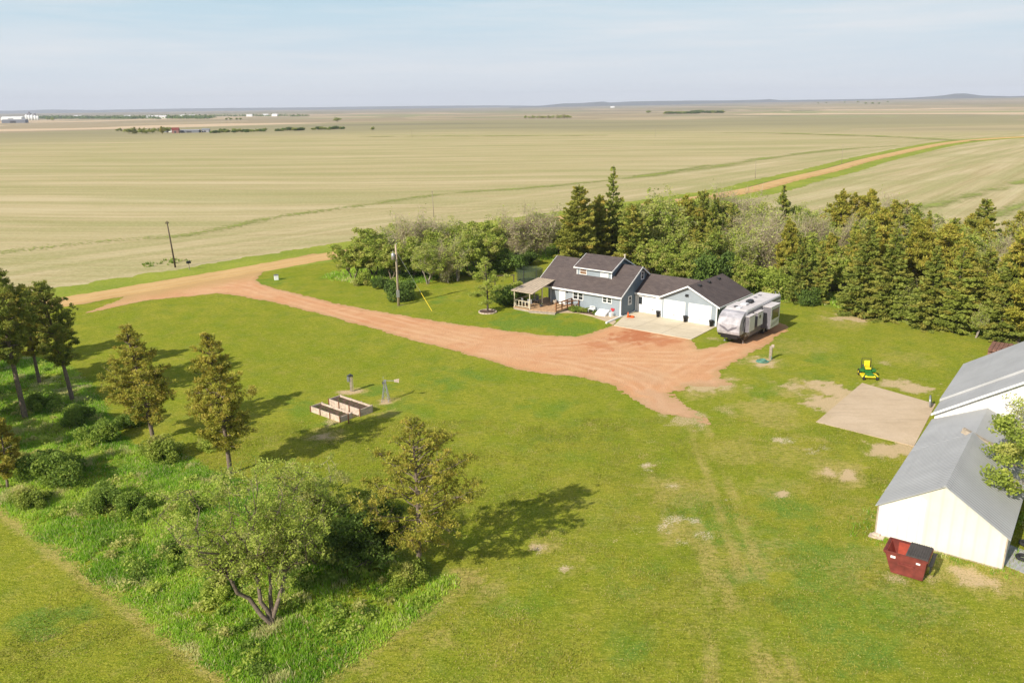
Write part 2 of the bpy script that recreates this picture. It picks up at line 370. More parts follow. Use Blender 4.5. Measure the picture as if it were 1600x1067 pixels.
def make_ground():
    rs=[0]+list(np.geomspace(12,16500,165)); az=np.linspace(-math.pi,math.pi,361)[:-1]
    az2=np.concatenate([np.linspace(-.75,.75,301),np.linspace(.75,2*math.pi-.75,90)[1:-1]]); na=len(az2)
    Rr,A=np.meshgrid(rs[1:],az2,indexing='ij'); X=Rr*np.sin(A); Y=Rr*np.cos(A); Z=terrain(X,Y)
    V=np.stack([X.ravel(),Y.ravel(),Z.ravel()],-1); V=np.vstack([V,[[0,0,0]]]); c=len(V)-1
    i,j=np.meshgrid(np.arange(len(rs)-2),np.arange(na),indexing='ij'); jn=(j+1)%na
    q=np.stack([i*na+j,i*na+jn,(i+1)*na+jn,(i+1)*na+j],-1).reshape(-1,4)
    # centre fan as quads with repeated pairs -> use triangles mesh joined by simple ring of quads to centre
    me=bpy.data.meshes.new('farmland')
    k=np.arange(0,na-1,2); fan=np.stack([np.full(len(k),c),(k+2)%na,k+1,k],-1)
    allq=np.vstack([q[:,::-1],fan]) 
    me=fast_mesh('farmland',V,allq,smooth=True)
    t=NT('stubble_farmland'); O=t.tc.outputs['Object']
    sp=t.n('ShaderNodeSeparateXYZ'); t.l(O,sp.inputs[0])
    # warp
    wv=t.noise(.0022,2,.5); 
    wn_=t.n('ShaderNodeVectorMath'); wn_.operation='MULTIPLY_ADD'; cbx=t.n('ShaderNodeCombineXYZ')
    t.l(t.rng(wv,0,1,-60,60,False),cbx.inputs[0]); t.l(t.rng(wv,0,1,45,-45,False),cbx.inputs[1])
    t.l(cbx.outputs[0],wn_.inputs[0]); wn_.inputs[1].default_value=(1,1,1); t.l(O,wn_.inputs[2]); WV=wn_.outputs[0]
    # stubble rows: left block runs nearly across the view, right block follows the road
    rows_a=t.noise((.012,.55,1),5,.62,0,WV,R(2)); rows_b=t.noise((.45,.008,1),5,.62,0,None,R(38))
    fine_a=t.noise((.08,2.2,1),3,.6,0,WV,R(2)); fine_b=t.noise((1.6,.03,1),3,.6,0,None,R(38))
    head=t.attr('right')
    rows=t.mix(head,rows_a,rows_b); fine=t.mix(head,fine_a,fine_b)
    tan=(.375,.30,.14,1); pale=(.55,.455,.26,1); grn=(.27,.28,.09,1); brown=(.28,.21,.10,1)
    st_a=t.noise((.004,.085,1),7,.66,0,WV,R(3)); st_b=t.noise((.085,.004,1),7,.66,0,None,R(38)); hd=t.noise((.16,.006,1),5,.6,0,None,R(41.5))
    st=t.mix(head,st_a,st_b); st=t.mix(t.attr('headland'),st,hd)
    c=t.mix(t.rng(rows,.34,.66),tan,pale); c=t.mix(t.rng(st,.47,.60,0,.6),c,grn); c=t.mix(t.rng(st,.46,.36,0,.65),c,(.60,.50,.31,1))
    big=t.noise((.006,.03,1),4,.6,0,WV,R(5))
    c=t.mix(t.rng(big,.50,.66,0,.6),c,grn)
    c=t.mix(t.rng(rows,.52,.66,0,.25),c,grn)
    c=t.mix(t.rng(t.noise(.02,4,.65),.52,.68,0,.3),c,(.30,.31,.10,1))
    c=t.mix(t.rng(fine,.42,.72,0,.42),c,brown)
    c=t.mix(t.rng(t.noise(1.3,4,.7),.45,.7,0,.45),c,sc(pale,1.15)); c=t.mix(t.rng(t.noise(2.7,4,.8),.5,.68,0,.45),c,(.24,.22,.09,1))
    # far quilt of fields
    vo=t.n('ShaderNodeTexVoronoi'); vo.distance='CHEBYCHEV'; vo.inputs['Scale'].default_value=1; vo.inputs['Randomness'].default_value=.8
    mp=t.n('ShaderNodeMapping'); mp.inputs['Rotation'].default_value=(0,0,R(41)); mp2=t.n('ShaderNodeMapping'); mp2.inputs['Scale'].default_value=(1/900,1/1500,1); t.l(O,mp.inputs[0]); t.l(mp.outputs[0],mp2.inputs[0]); t.l(mp2.outputs[0],vo.inputs['Vector'])
    hs=t.n('ShaderNodeSeparateColor'); t.l(vo.outputs['Color'],hs.inputs[0])
    q1=t.mix(t.rng(hs.outputs[0],.0,1),(.27,.215,.13,1),(.44,.35,.21,1)); q1=t.mix(t.rng(hs.outputs[1],.6,.65,0,.7),q1,(.27,.28,.12,1)); q1=t.mix(t.rng(hs.outputs[2],.72,.76),q1,(.56,.42,.27,1)); q1=t.mix(t.rng(t.noise((.0006,.004,1),4,.6),.5,.68,0,.6),q1,(.17,.155,.10,1))
    ln=t.n('ShaderNodeVectorMath'); ln.operation='LENGTH'; t.l(O,ln.inputs[0])
    lenp=t.math('ADD',ln.outputs['Value'],t.rng(t.noise(.0016,3),0,1,-500,500,False))
    q1=t.mix(t.rng(ln.outputs['Value'],2200,6500,0,.6),q1,(.17,.155,.12,1)); c=t.mix(t.rng(lenp,720,1000),c,q1)
    t.bump(fine,.5,.12); m=t.done(c,.95,.1)
    a=me.attributes.new('right','FLOAT','POINT')
    # which side of the gravel road
    def side(X,Y):
        xr=np.interp(Y,[p[1] for p in ROADC],[p[0] for p in ROADC]); return smooth01(X-xr,-4,4)
    a.data.foreach_set('value',side(V[:,0],V[:,1]).astype(np.float32))
    a2_=me.attributes.new('headland','FLOAT','POINT'); dd=seg_dist(V[:,0],V[:,1],ROADC,False); a2_.data.foreach_set('value',(1-smooth01(dd,42,50)).astype(np.float32))
    o=link('farmland',me,None,m); o['kind']='structure'
ROADC=[(-120,34),(-90,68),(-57.9,104.4),(-46,117.6),(-29.8,136.3),(0,166.8),(34,199.5),(65.2,229.5),(90,264),(118.4,301.9),(150,348),(184.2,393.6),(225,447),(265,494.5),(305,531),(345,556),(400,584),(470,612),(600,650)]
make_ground()
def catmull(p,n=8):
    q=[]
    for i in range(len(p)-1):
        p0=np.array(p[max(i-1,0)]);p1=np.array(p[i]);p2=np.array(p[i+1]);p3=np.array(p[min(i+2,len(p)-1)])
        for k in range(n):
            t=k/n; q.append(.5*((2*p1)+(-p0+p2)*t+(2*p0-5*p1+4*p2-p3)*t*t+(-p0+3*p1-3*p2+p3)*t**3))
    q.append(np.array(p[-1])); return np.array(q)
RC=catmull(ROADC,24)
def strip(name,cl,offs,zs,m,jit=.0,seed=1,kind='structure'):
    t=np.gradient(cl,axis=0); t/=np.linalg.norm(t,axis=1)[:,None]; nrm=np.stack([-t[:,1],t[:,0]],-1)
    s=np.cumsum(np.r_[0,np.hypot(*np.diff(cl,axis=0).T)]); k=len(offs); V=[]
    for j,(o_,z_) in enumerate(zip(offs,zs)):
        jj=jit*(fbm(s/1.7,s*0+j*13.7,seed,4)) if j in (0,k-1) else 0
        p=cl+nrm*(o_+jj)[:,None] if not np.isscalar(jj) else cl+nrm*o_
        z=z_(s) if callable(z_) else np.full(len(s),z_)
        V.append(np.stack([p[:,0],p[:,1],z],-1))
    V=np.stack(V,1); n=len(cl); V=V.reshape(-1,3); i,j=np.meshgrid(np.arange(n-1),np.arange(k-1),indexing='ij')
    q=np.stack([i*k+j,i*k+j+1,(i+1)*k+j+1,(i+1)*k+j],-1).reshape(-1,4)[:,::-1]
    me=fast_mesh(name,V,q,{'across':('POINT',np.tile(np.array(offs),n))},smooth=True); o=link(name,me,None,m); o['kind']=kind; return o
def m_verge():
    t=NT('roadside_grass'); n=t.noise(.12,5); n2=t.noise(1.5,5,.7)
    c=t.mix(t.rng(n,.35,.65),(.18,.25,.018,1),(.28,.32,.03,1)); c=t.mix(t.rng(n2,.4,.75,0,.6),c,(.38,.34,.09,1)); c=t.mix(t.rng(t.noise(4,3),.5,.8,0,.4),c,(.10,.15,.02,1))
    t.bump(n2,.8,.2); return t.done(c,.95,.1)
M['verge']=m_verge()
# fine copy of centre line for ragged edges
fine=catmull(ROADC[2:],120)
cs=np.cumsum(np.r_[0,np.hypot(*np.diff(fine,axis=0).T)])
def raise_(z0,z1,a=70,b=150): return lambda s: z0+(z1-z0)*smooth01(s,a,b)
strip('roadside_grass',np.vstack([RC[:48],fine]),[10,7.5,4,0,-4,-7,-9.5],[.012,.012,.014,.014,.014,.012,.012],M['verge'],1.3,3)
def m_road():
    t=NT('orange_tan_gravel'); ac=t.attr('across'); n=t.noise(.25,5); n2=t.noise(5,4,.7)
    c=t.mix(t.rng(n,.3,.7),(.53,.33,.13,1),(.63,.41,.175,1)); c=t.mix(t.rng(n2,.35,.8,0,.5),c,(.36,.22,.10,1))
    ru=t.math('ABSOLUTE',t.math('SUBTRACT',t.math('ABSOLUTE',t.math('ADD',ac,t.rng(n,0,1,-.5,.5,False))),1.1))
    c=t.mix(t.rng(ru,0,.6,.4,0),c,(.60,.43,.22,1)); t.bump(n2,.5,.05); return t.done(c,.95,.1)
M['road']=m_road()
strip('gravel_road',np.vstack([RC[:48],fine]),[3.0,2.5,1.2,0,-1.2,-2.5,-3.0],[.02,raise_(.05,.38,120,260),raise_(.07,.42,120,260),raise_(.09,.45,120,260),raise_(.07,.42,120,260),raise_(.05,.38,120,260),.02],M['road'],.5,8)

# yard lawn
G_=lambda px,py,r,k=1.0:(P(px,py),r,k)
lush=[G_(840,500,4),G_(900,515,3.5),G_(800,505,3),G_(700,470,2.2,.6),G_(420,440,3.5,.8),G_(480,640,2.0),G_(520,655,1.6,.8),G_(590,610,2,.7),G_(1100,800,2.4),G_(1130,830,2),G_(1280,880,3.4,1),G_(1300,960,3,.8),G_(1400,940,2.2,.9),G_(1480,880,1.8,1),G_(1160,900,1.4),G_(640,640,3,.5),G_(720,590,3.5,.6),G_(1180,560,3,.4),G_(1270,600,3,.5),G_(330,980,1,.2),G_(60,980,1.4,.9),G_(130,960,1.0,.8),G_(860,640,2.5,.5),G_(900,690,3,.35),G_(1230,790,2,.7),G_(1330,1000,2.4,.7),G_(1000,900,2,.35),G_(1290,560,2.6,.5),G_(1190,610,2.4,.55),G_(1240,840,2.2,.6),G_(800,930,1.6,.5),G_(990,1010,1.5,.5),G_(760,960,1.5,.4)]
dry=[G_(1240,540,4,.5),G_(1120,600,3,.8),G_(1090,610,3,.7),G_(1200,645,3.2,.8),G_(1260,610,3.5,.9),G_(1150,700,3.2,.6),G_(1060,770,3,.7),G_(1040,830,1.6,.8),G_(1210,760,2,.6),G_(1310,740,2.2,.9),G_(1380,880,2,.5),G_(1500,895,2,1),G_(1560,900,1.6,1),G_(1340,800,2,.5),G_(730,905,1.2,1),G_(850,855,.9,.9),G_(770,930,1.5,.6),G_(660,1000,1.5,.6),G_(560,1040,1.6,.6),G_(500,680,1.6,1),G_(600,650,1.4,.7),G_(300,1010,1,.8),G_(200,930,1.4,.7),G_(100,860,1.4,.8),G_(1180,860,3,.5),G_(1100,950,3.5,.35),G_(930,800,3,.3),G_(1320,500,4,.6),G_(1420,560,3,.5),G_(550,613,1.3,.9),G_(603,627,1,1),G_(1190,566,2.4,1),G_(1340,905,2.2,.5),G_(1440,930,2.4,.5),G_(1250,720,2.5,.5),G_(880,880,1.6,.4)]
dirt=[G_(1190,566,1.5),G_(548,613,.9),G_(603,628,.7),G_(500,683,.9,.9),G_(1290,606,1.8,.9),G_(1240,604,1.5,.75),G_(1320,743,1.0),G_(1300,740,.8,.9),G_(1225,773,.6),G_(1215,688,.5,.9),G_(1385,703,1.5,1),G_(1410,695,1,1),G_(1300,630,2.2,1),G_(1315,612,2,1),G_(1420,605,2.2,1),G_(1445,612,1.4,1),G_(1400,600,1.6,.9),G_(1385,569,.9,.6),G_(1335,498,2.0,.9),G_(1310,496,1.6,.85),G_(1510,897,1.1,.8),G_(1540,905,.8,.8),G_(1490,893,.8,.6),G_(840,855,.5,.8),G_(877,888,.4,1),G_(1045,822,.8,.5),G_(1090,810,.5,.6),G_(1020,690,.5,.4),G_(1010,728,.6,.8),G_(1050,760,.7,.6),G_(960,845,.4,.5),G_(1070,655,2,.7),G_(1130,600,1.6,.8),G_(1100,605,1.6,.85),G_(1120,530,1,.6),G_(625,477,.6,1),G_(1450,905,.8,.6),G_(1400,905,.7,.6),G_(1376,840,.7,.7),G_(530,652,1.6,.7),G_(560,640,1.8,.7),G_(1130,640,1,.4)]
whit_all=[G_(1033,825,.5),G_(1050,815,.45),G_(1060,810,.4),G_(1042,833,.35),G_(1086,812,.4),G_(1100,838,.45),G_(1020,838,.25),G_(1015,735,.35),G_(1007,727,.35),G_(1050,760,.35),G_(1220,688,.6),G_(1290,700,.5),G_(877,887,.3),G_(1135,780,.35),G_(970,842,.25),G_(1080,745,.3),G_(1067,848,.3),G_(1270,705,.4),G_(840,860,.25),G_(1005,830,.5,.6),G_(1035,808,.5,.6)]
whit=[(p,r*1.3,k*.5) for p,r,k in whit_all]
tracks=[[(985,690),(1045,790),(1100,870),(1115,1000),(1110,1067)],[(1040,780),(1110,880),(1160,960),(1200,1067)],[(1075,655),(1085,690),(1110,760),(1180,960),(1215,1067)],[(1100,655),(1130,730),(1175,860),(1245,1067)],[(1080,800),(1130,900),(1145,960)],[(1290,690),(1180,650),(1090,640)],[(1290,710),(1200,690),(1110,690)]]
def blobs(X,Y,L,s=.35):
    r=np.zeros(X.shape); nx=fbm(X/1.1,Y/1.1,11,3)+.45*fbm(X/.35+9,Y/.35,12,2)
    for (p,rad,k) in L:
        rad=rad*1.0; dd=np.hypot(X-p[0],Y-p[1])/rad+nx*.9; r=np.maximum(r,k*(1-smooth01(dd,.45,1.25)))
    return r
tw=[PP(t_) for t_ in tracks]
def trk(X,Y):
    r=np.zeros(X.shape)
    for t_ in tw: r=np.maximum(r,1-smooth01(seg_dist(X,Y,t_,False)+fbm(X/2.,Y/2.,3,2)*.12,.12,.6))
    return r*smooth01(fbm(X/2.5,Y/2.5,5,2),-.5,.3)
MOWL=PP([(-60,757),(0,800),(120,892),(240,985),(355,1069),(400,1110)])
LONG=PP([(-80,740),(0,797),(120,888),(240,980),(355,1067),(430,1130),(505,1067),(560,1030),(640,975),(725,918),(712,893),(668,903),(640,880),(610,850),(590,820),(520,780),(450,757),(390,750),(340,742),(300,712),(240,705),(200,690),(175,650),(150,610),(115,575),(60,560),(0,555),(-80,540)])
LONG=chaikin(LONG,1)
BELT=[(-27,117),(-22,113.5),(-14,113),(-8,118),(-2,124),(6,130),(10.5,127),(13,114),(21,111),(27,105),(34,101),(38,97.5),(44,93),(48,86.5),(52,82),(57,80),(70,68),(95,85),(84,112),(72,124),(60,138),(52,146),(44,150),(31,150),(16,146),(2,136),(-12,128),(-25,122)]
LAWN=[(-95,60),(-60,100)]+[(-56.6,101.8),(-44,114.6)]+[(-26,134),(0,163),(22,181),(45,160),(70,136),(90,112),(110,80),(80,20),(30,8),(-30,8),(-90,20)]
mowedge=[P(0,800),P(350,1067)]
def lawn_attrs():
    ud=np.array(hu)
    def green(X,Y): return np.clip(blobs(X,Y,lush)+.55*smooth01(sdf(X,Y,BELT),-2.5,.5)+ .5*smooth01(sdf(X,Y,LONG),-.8,.3),0,1)
    def dry_(X,Y):
        e=np.abs(seg_dist(X,Y,[P(-60,757),P(0,800),P(240,985),P(355,1069)],False)); e2=seg_dist(X,Y,[P(505,1067),P(640,975),P(725,918)],False)
        return np.clip(np.maximum(np.maximum(blobs(X,Y,dry),trk(X,Y)*.95),np.maximum((1-smooth01(e,.15,.75))*.9,(1-smooth01(e2,.2,.9))*.6)),0,1)
    def dirt_(X,Y):
        dd=sdf(X,Y,BELT); return np.clip(blobs(X,Y,dirt),0,1)
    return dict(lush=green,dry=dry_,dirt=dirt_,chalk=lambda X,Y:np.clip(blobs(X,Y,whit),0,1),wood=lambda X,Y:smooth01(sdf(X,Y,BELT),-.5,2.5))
def m_lawn():
    t=NT('mown_lawn'); n=t.noise(.06,4,.55); n1=t.noise(.45,5,.62); n2=t.noise(3.2,5,.75); n3=t.noise((1.6,5.5,1),5,.75,0,None,R(4)); n4=t.noise(11,3,.7)
    a=(.245,.265,.024,1); b=(.335,.31,.042,1); g=(.155,.21,.02,1)
    c=t.mix(t.rng(n,.35,.65),a,b); c=t.mix(t.rng(n1,.40,.68,0,.8),c,g); c=t.mix(t.rng(t.noise(.9,4,.6),.5,.72,0,.5),c,(.44,.34,.10,1))
    def brk(at,x,lo=.32,hi=.62): # attribute with noisy break-up
        return t.rng(t.math('ADD',t.attr(at),t.math('MULTIPLY',t.math('SUBTRACT',x,.5),2.4)),lo,hi)
    c=t.mix(t.math('MULTIPLY',brk('lush',n1,.15,.85),.8),c,(.11,.22,.035,1))
    c=t.mix(t.math('MULTIPLY',brk('dry',n2,.25,.85),.75),c,(.50,.37,.14,1))
    c=t.mix(t.rng(t.noise(.22,5,.7),.5,.62,0,.45),c,(.18,.25,.012,1)); c=t.mix(t.math('MULTIPLY',t.rng(n3,.45,.62),.7),c,(.10,.145,.008,1)); c=t.mix(t.rng(n4,.5,.7,0,.6),c,(.56,.53,.08,1)); c=t.mix(t.rng(t.noise(7,4,.8),.52,.68,0,.55),c,(.11,.155,.01,1))
    c=t.mix(t.rng(n2,.52,.7,0,.5),c,(.15,.22,.012,1))
    c=t.mix(t.math('MULTIPLY',brk('dirt',n4,.35,.85),.85),c,(.58,.42,.26,1))
    c=t.mix(t.math('MULTIPLY',brk('chalk',n4,.42,.6),.85),c,(.62,.52,.38,1))
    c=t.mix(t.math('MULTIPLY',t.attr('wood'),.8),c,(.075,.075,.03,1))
    h=t.mix(.5,n2,n4); t.bump(h,.9,.12); return t.done(c,1,0)
M['lawn']=m_lawn()
LA=lawn_attrs()
lawnp=LAWN
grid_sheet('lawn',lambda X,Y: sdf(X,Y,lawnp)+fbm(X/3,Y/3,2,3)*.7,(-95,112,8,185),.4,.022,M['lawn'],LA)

# driveway (red scoria) : ragged sheet
DRV=PP([(345,458),(420,471),(500,490),(560,507),(630,527),(700,546),(750,560),(800,575),(860,586),(920,592),(960,603),(985,618),(1008,632),(1040,648),(1070,656),(1108,659),(1100,650),(1072,640),(1058,628),(1052,615),(1075,602),(1110,604),(1150,603),(1125,590),(1120,580),(1145,565),(1190,543),(1225,517),(1228,508),(1205,500),(1150,530),(1120,541),(1090,548),(1079,529),(1000,514),(962,507),(950,512),(930,520),(905,526),(850,525),(790,518),(720,508),(660,499),(600,489),(540,478),(470,462),(430,452),(410,445),(402,438),(405,430),(420,420),(450,412),(525,401),(490,397),(387,417),(244,440),(117,470),(117,478),(200,462),(150,484),(130,490),(235,469),(345,458)])
DRVP=list(DRV)
def drv_field(X,Y):
    s_=sdf(X,Y,DRVP); n=fbm(X/2.6,Y/2.6,21,4); n2=fbm(X/.45,Y/.45,22,3)
    south=smooth01(Y,72,62)
    return s_+n*(.45+.9*south)+n2*(.38+.5*south)+.05
def m_drive():
    t=NT('red_scoria_gravel'); n=t.noise(.16,5,.6); n2=t.noise(6,4,.75); n3=t.noise((.9,.1,1),4,.6,.3,None,R(36)); n4=t.noise(.5,5,.65)
    c=t.mix(t.rng(n,.32,.68),(.60,.29,.14,1),(.65,.39,.21,1)); c=t.mix(t.rng(n3,.42,.66,0,.35),c,(.64,.40,.22,1)); c=t.mix(t.rng(n4,.5,.75,0,.5),c,(.46,.185,.085,1)); c=t.mix(t.rng(n2,.4,.8,0,.4),c,(.50,.30,.17,1))
    ru_=t.attr('rut'); c=t.mix(t.math('MULTIPLY',ru_,.4),c,(.70,.46,.29,1)); c=t.mix(t.math('MULTIPLY',t.attr('crown'),.25),c,(.50,.24,.11,1)); c=t.mix(t.attr('road'),c,(.50,.325,.145,1)); c=t.mix(t.attr('burn'),c,(.44,.14,.06,1)); c=t.mix(t.math('MULTIPLY',t.attr('pale'),.8),c,(.55,.35,.21,1))
    c=t.mix(t.rng(t.attr('edge'),.25,.9,.45,0),c,(.42,.29,.13,1))
    c=t.mix(t.rng(t.noise(12,4,.85),.5,.66,0,.4),c,(.34,.16,.08,1)); t.bump(n2,.8,.08); return t.done(c,1,0)
M['drive']=m_drive()
def roadf(X,Y): return 1-smooth01(seg_dist(X,Y,[tuple(p) for p in RC[::6]],False)+fbm(X/2,Y/2,4,3)*1.5,3.5,9)
RUTL=[PP([(300,437),(380,440),(430,458),(520,482),(640,512),(760,540),(860,555),(960,556),(1080,562),(1160,548)]),PP([(760,543),(880,560),(980,580),(1040,605),(1060,645),(1085,655)]),PP([(860,548),(930,545),(1000,530),(1040,520)]),PP([(560,400),(450,420),(405,436),(430,456),(520,480)]),PP([(1160,545),(1100,575),(1050,605),(1050,640)])]
def ruts(X,Y,mode):
    r=np.zeros(X.shape)
    for L in RUTL:
        dd=seg_dist(X,Y,chaikin(L,2,False),False)+fbm(X/7,Y/7,31,2)*.5
        if mode==0:
            for o_ in (.85,2.1): r=np.maximum(r,1-smooth01(np.abs(dd-o_),.1,.42))
        else:
            for o_ in (.15,1.5): r=np.maximum(r,1-smooth01(np.abs(dd-o_),.1,.45))
    return r*np.clip(.6+fbm(X/1.3,Y/1.3,33,3),0,1)
BURN=[G_(1000,525,2.6,.8),G_(975,530,2.2,.7),G_(1030,532,2.0,.5),G_(940,540,2.0,.45)]
PALE=[G_(1040,630,3.5,.9),G_(1070,650,2.5,1),G_(1130,600,2,.8),G_(1010,590,2.5,.5),G_(1090,610,2,.8)]
grid_sheet('driveway',drv_field,(-66,42,56,142),.16,.036,M['drive'],dict(rut=lambda X,Y:ruts(X,Y,0),crown=lambda X,Y:ruts(X,Y,1),road=roadf,burn=lambda X,Y:blobs(X,Y,BURN),pale=lambda X,Y:blobs(X,Y,PALE)))
# concrete slabs
def slab(name,poly,z0,z1,m,res=None):
    b=MB(); b.prism(poly,z0,z1,'z'); o=b.build(name,m); o['kind']='structure'; return o
slab('concrete_apron',[W(1.6,-3.9),W(11.15,-3.65),W(10.9,2.62),W(3.9,2.62),W(3.9,3.32),W(.25,3.32),W(.3,.1)],-.1,.085,M['apron'])
PADP=PP([(1347,599),(1275,660),(1428,698),(1462,632)])
slab('concrete_pad',[PADP[0],PADP[1],PADP[2],PADP[3]],-.1,.06,M['pad'])
wk=PP([(866,490),(885,489),(905,490),(925,495),(948,503),(958,508),(963,503),(958,499),(972,496.5),(969.5,494.6),(945,494),(930,494),(908,488),(890,485.5),(872,486)])
slab('front_walk',wk,-.1,.05,M['walk'])
# joint lines on apron and pad: narrow dark strips of dirt
for nm,a,b,zz in (('apron_joint',W(4.0,-3.8),W(3.95,2.5),.089),('apron_joint',W(7.5,-3.75),W(7.4,2.5),.089),('apron_joint',W(1.2,-.5),W(11.0,-.5),.089)):
    b_=MB(); dx,dy=b[0]-a[0],b[1]-a[1]; L=math.hypot(dx,dy); nx_,ny_=-dy/L*.03,dx/L*.03
    b_.add([(a[0]-nx_,a[1]-ny_,zz),(a[0]+nx_,a[1]+ny_,zz),(b[0]+nx_,b[1]+ny_,zz),(b[0]-nx_,b[1]-ny_,zz)],[(0,1,2,3)]); o=b_.build(nm,M['joint']); o['kind']='structure'
# planting bed
slab('planting_bed',[W(-6.7,-.05),W(-6.7,-1.3),W(-5.2,-1.55),W(-3.0,-1.1),W(-2.9,-.05)],-.1,.07,M['soil'])
# faint green swales and old headlands crossing the stubble
def m_swale():
    t=NT('greened_swale'); ac=t.attr('across'); n=t.noise(.05,5,.7); n2=t.noise(.9,4,.7)
    t.done(t.mix(t.rng(n2,.35,.65),(.24,.29,.07,1),(.34,.36,.11,1)),1,0)
    f=t.math('MULTIPLY',t.rng(t.math('ABSOLUTE',ac),1.0,.0),t.rng(n,.36,.62,.25,.85)); hf=t.noise((.5,2.2,1),5,.8,0,None,R(41)); f=t.math('GREATER_THAN',f,t.rng(hf,.36,.64,0,1)); tr=t.n('ShaderNodeBsdfTransparent'); ms=t.n('ShaderNodeMixShader'); t.l(f,ms.inputs[0]); t.l(tr.outputs[0],ms.inputs[1]); t.l(t.b.outputs[0],ms.inputs[2]); t.l(ms.outputs[0],t.out.inputs[0]); return t.m
M['swale']=m_swale()
SWN=[0]
def swale(pts,wd,dz=.05):
    SWN[0]+=1; dz+=.012*SWN[0]
    cl=catmull([P(*p) for p in pts],30); o=strip('grassy_swale',cl,[-wd,-wd*.5,0,wd*.5,wd],[dz]*5,M['swale'])
    at_=o.data.attributes['across']; v=np.zeros(len(o.data.vertices),np.float32); at_.data.foreach_get('value',v); at_.data.foreach_set('value',v/wd)
    V_=np.zeros(len(v)*3,np.float32); o.data.vertices.foreach_get('co',V_); V_=V_.reshape(-1,3); V_[:,2]=terrain(V_[:,0].astype(float),V_[:,1].astype(float))+dz; o.data.vertices.foreach_set('co',V_.ravel())
swale([(-60,402),(60,388),(180,376),(300,366),(430,340),(560,322),(700,303),(850,292),(1000,276),(1110,258)],4.5)
swale([(1000,276),(1110,262),(1200,247),(1290,236),(1400,228)],7.0)
swale([(1130,208),(1220,209),(1330,212),(1430,216),(1520,221)],16,.25); swale([(560,214),(680,213),(800,213),(950,212)],12,.25); swale([(1330,345),(1420,330),(1520,305),(1620,278)],5.0); swale([(1440,380),(1520,350),(1620,312)],4)
strip('painted_ditch_shadow',fine[int(len(fine)*.33):int(len(fine)*.80)],[3.9,3.5,3.1],[.06,.07,.08],M['soil'],.15,12)  # dark strip painted for the ditch shadow along the road's far edge
# distant hills
def hills(name,prof,D,depth,seed):
    V=[];n=0
    pxs=np.linspace(prof[0][0],prof[-1][0],int((prof[-1][0]-prof[0][0])/5)+1); py=np.interp(pxs,[p[0] for p in prof],[p[1] for p in prof])
    rows=[]
    for k,(dd,hz) in enumerate(((-depth,0),(-depth*.5,.45),(-depth*.2,.85),(0,1),(depth*.3,.8),(depth,0))):
        az=(pxs-800)/F; Dk=D+dd; x=az*Dk/math.cos(PITCH); y=np.full(len(pxs),float(Dk))
        hzn=166-math.tan(ROLL)*(pxs-800)
        ztop=H+(hzn-py)*D/F; z=-25+(ztop+25)*hz+ (fbm(x/300,y/300,seed,3)*.08*(ztop+25) if hz not in(0,1) else 0)
        rows.append(np.stack([x,y,z],-1))
    V=np.stack(rows,0); a,b=V.shape[:2]; i,j=np.meshgrid(np.arange(a-1),np.arange(b-1),indexing='ij')
    q=np.stack([i*b+j,i*b+j+1,(i+1)*b+j+1,(i+1)*b+j],-1).reshape(-1,4)
    o=link(name,fast_mesh(name,V.reshape(-1,3),q,smooth=True),None,M['hill']); o['kind']='structure'
M['hill']=simple('far_hill_grassland',(.055,.06,.055,1),.95,.4,.004)
hills('hills',[(-250,177),(-100,176),(0,173.2),(90,172.6),(140,171),(200,171.8),(300,170),(400,168.8),(480,168.2),(560,167.2),(640,166.2),(700,165.6),(780,165),(860,166)],13500,2500,3)
hills('hills',[(800,168),(845,165.5),(880,162.2),(905,161.6),(935,159.6),(945,161),(975,159.5),(1000,159),(1060,158.2),(1110,158),(1160,157),(1175,156),(1190,157.6),(1300,156),(1390,155)],10500,2200,5)
hills('hills',[(1300,157),(1380,154),(1410,152),(1425,150.6),(1440,148.3),(1455,147.8),(1468,149.5),(1480,151),(1520,152),(1560,151),(1600,149.5),(1750,147)],9000,1800,8)

# ------------------------------------------------------------------ HOUSE
def window(par,x0,x1,z0,z1,y,name='window',axis='y',dirn=-1,mull=1,pane='glass',fw=.09):
    """framed window on plane axis=y; dirn = outward sign. frame child, panes sub-child"""
    f=MB(); g=MB()
    def bx(mb,a,b,c,d_,p0,p1):
        lo,hi=sorted((y+dirn*p0,y+dirn*p1))
        mb.box(a,b,lo,hi,c,d_) if axis=='y' else mb.box(lo,hi,a,b,c,d_)
    bx(f,x0,x1,z1-fw,z1,.0,.06); bx(f,x0,x1,z0,z0+fw,.0,.08); bx(f,x0,x0+fw,z0+fw,z1-fw,.0,.06); bx(f,x1-fw,x1,z0+fw,z1-fw,.0,.06)
    for k in range(mull):
        xm=x0+(x1-x0)*(k+1)/(mull+1); bx(f,xm-.06,xm+.06,z0+fw,z1-fw,.0,.06)
    bx(f,x0+fw,x1-fw,(z0+z1)/2-.02,(z0+z1)/2+.02,.0,.045)
    bx(g,x0+fw*.5,x1-fw*.5,z0+fw*.5,z1-fw*.5,.005,.025)
    fo=f.build(name,M['white'],par); g.build('pane',M[pane],fo); return fo
def roof_gable(a0,a1,b0,zr0,bm_,zr,b1,zr1,th=.14):
    mb=MB(); 
    mb.prism([(b0,zr0),(bm_,zr),(b1,zr1),(b1,zr1-th),(bm_,zr-th),(b0,zr0-th)],a0,a1,'x'); return mb
house=root('house','blue-grey sided farmhouse with dark shingle roof, dormer, porch and attached double garage','house',(HO[0],HO[1],0),YAW)
RB=4.2; SL=.645; ZE=2.72   # roof plane z = ZE + SL*b
b=MB(); ztop=lambda y: ZE+SL*y-.12 if y<=RB else ZE+SL*(2*RB-y)-.12
b.prism([(0,-.1),(0,ztop(0)),(RB,ztop(RB)),(8.4,ztop(8.4)),(8.4,-.1)],-10.3,0,'x')
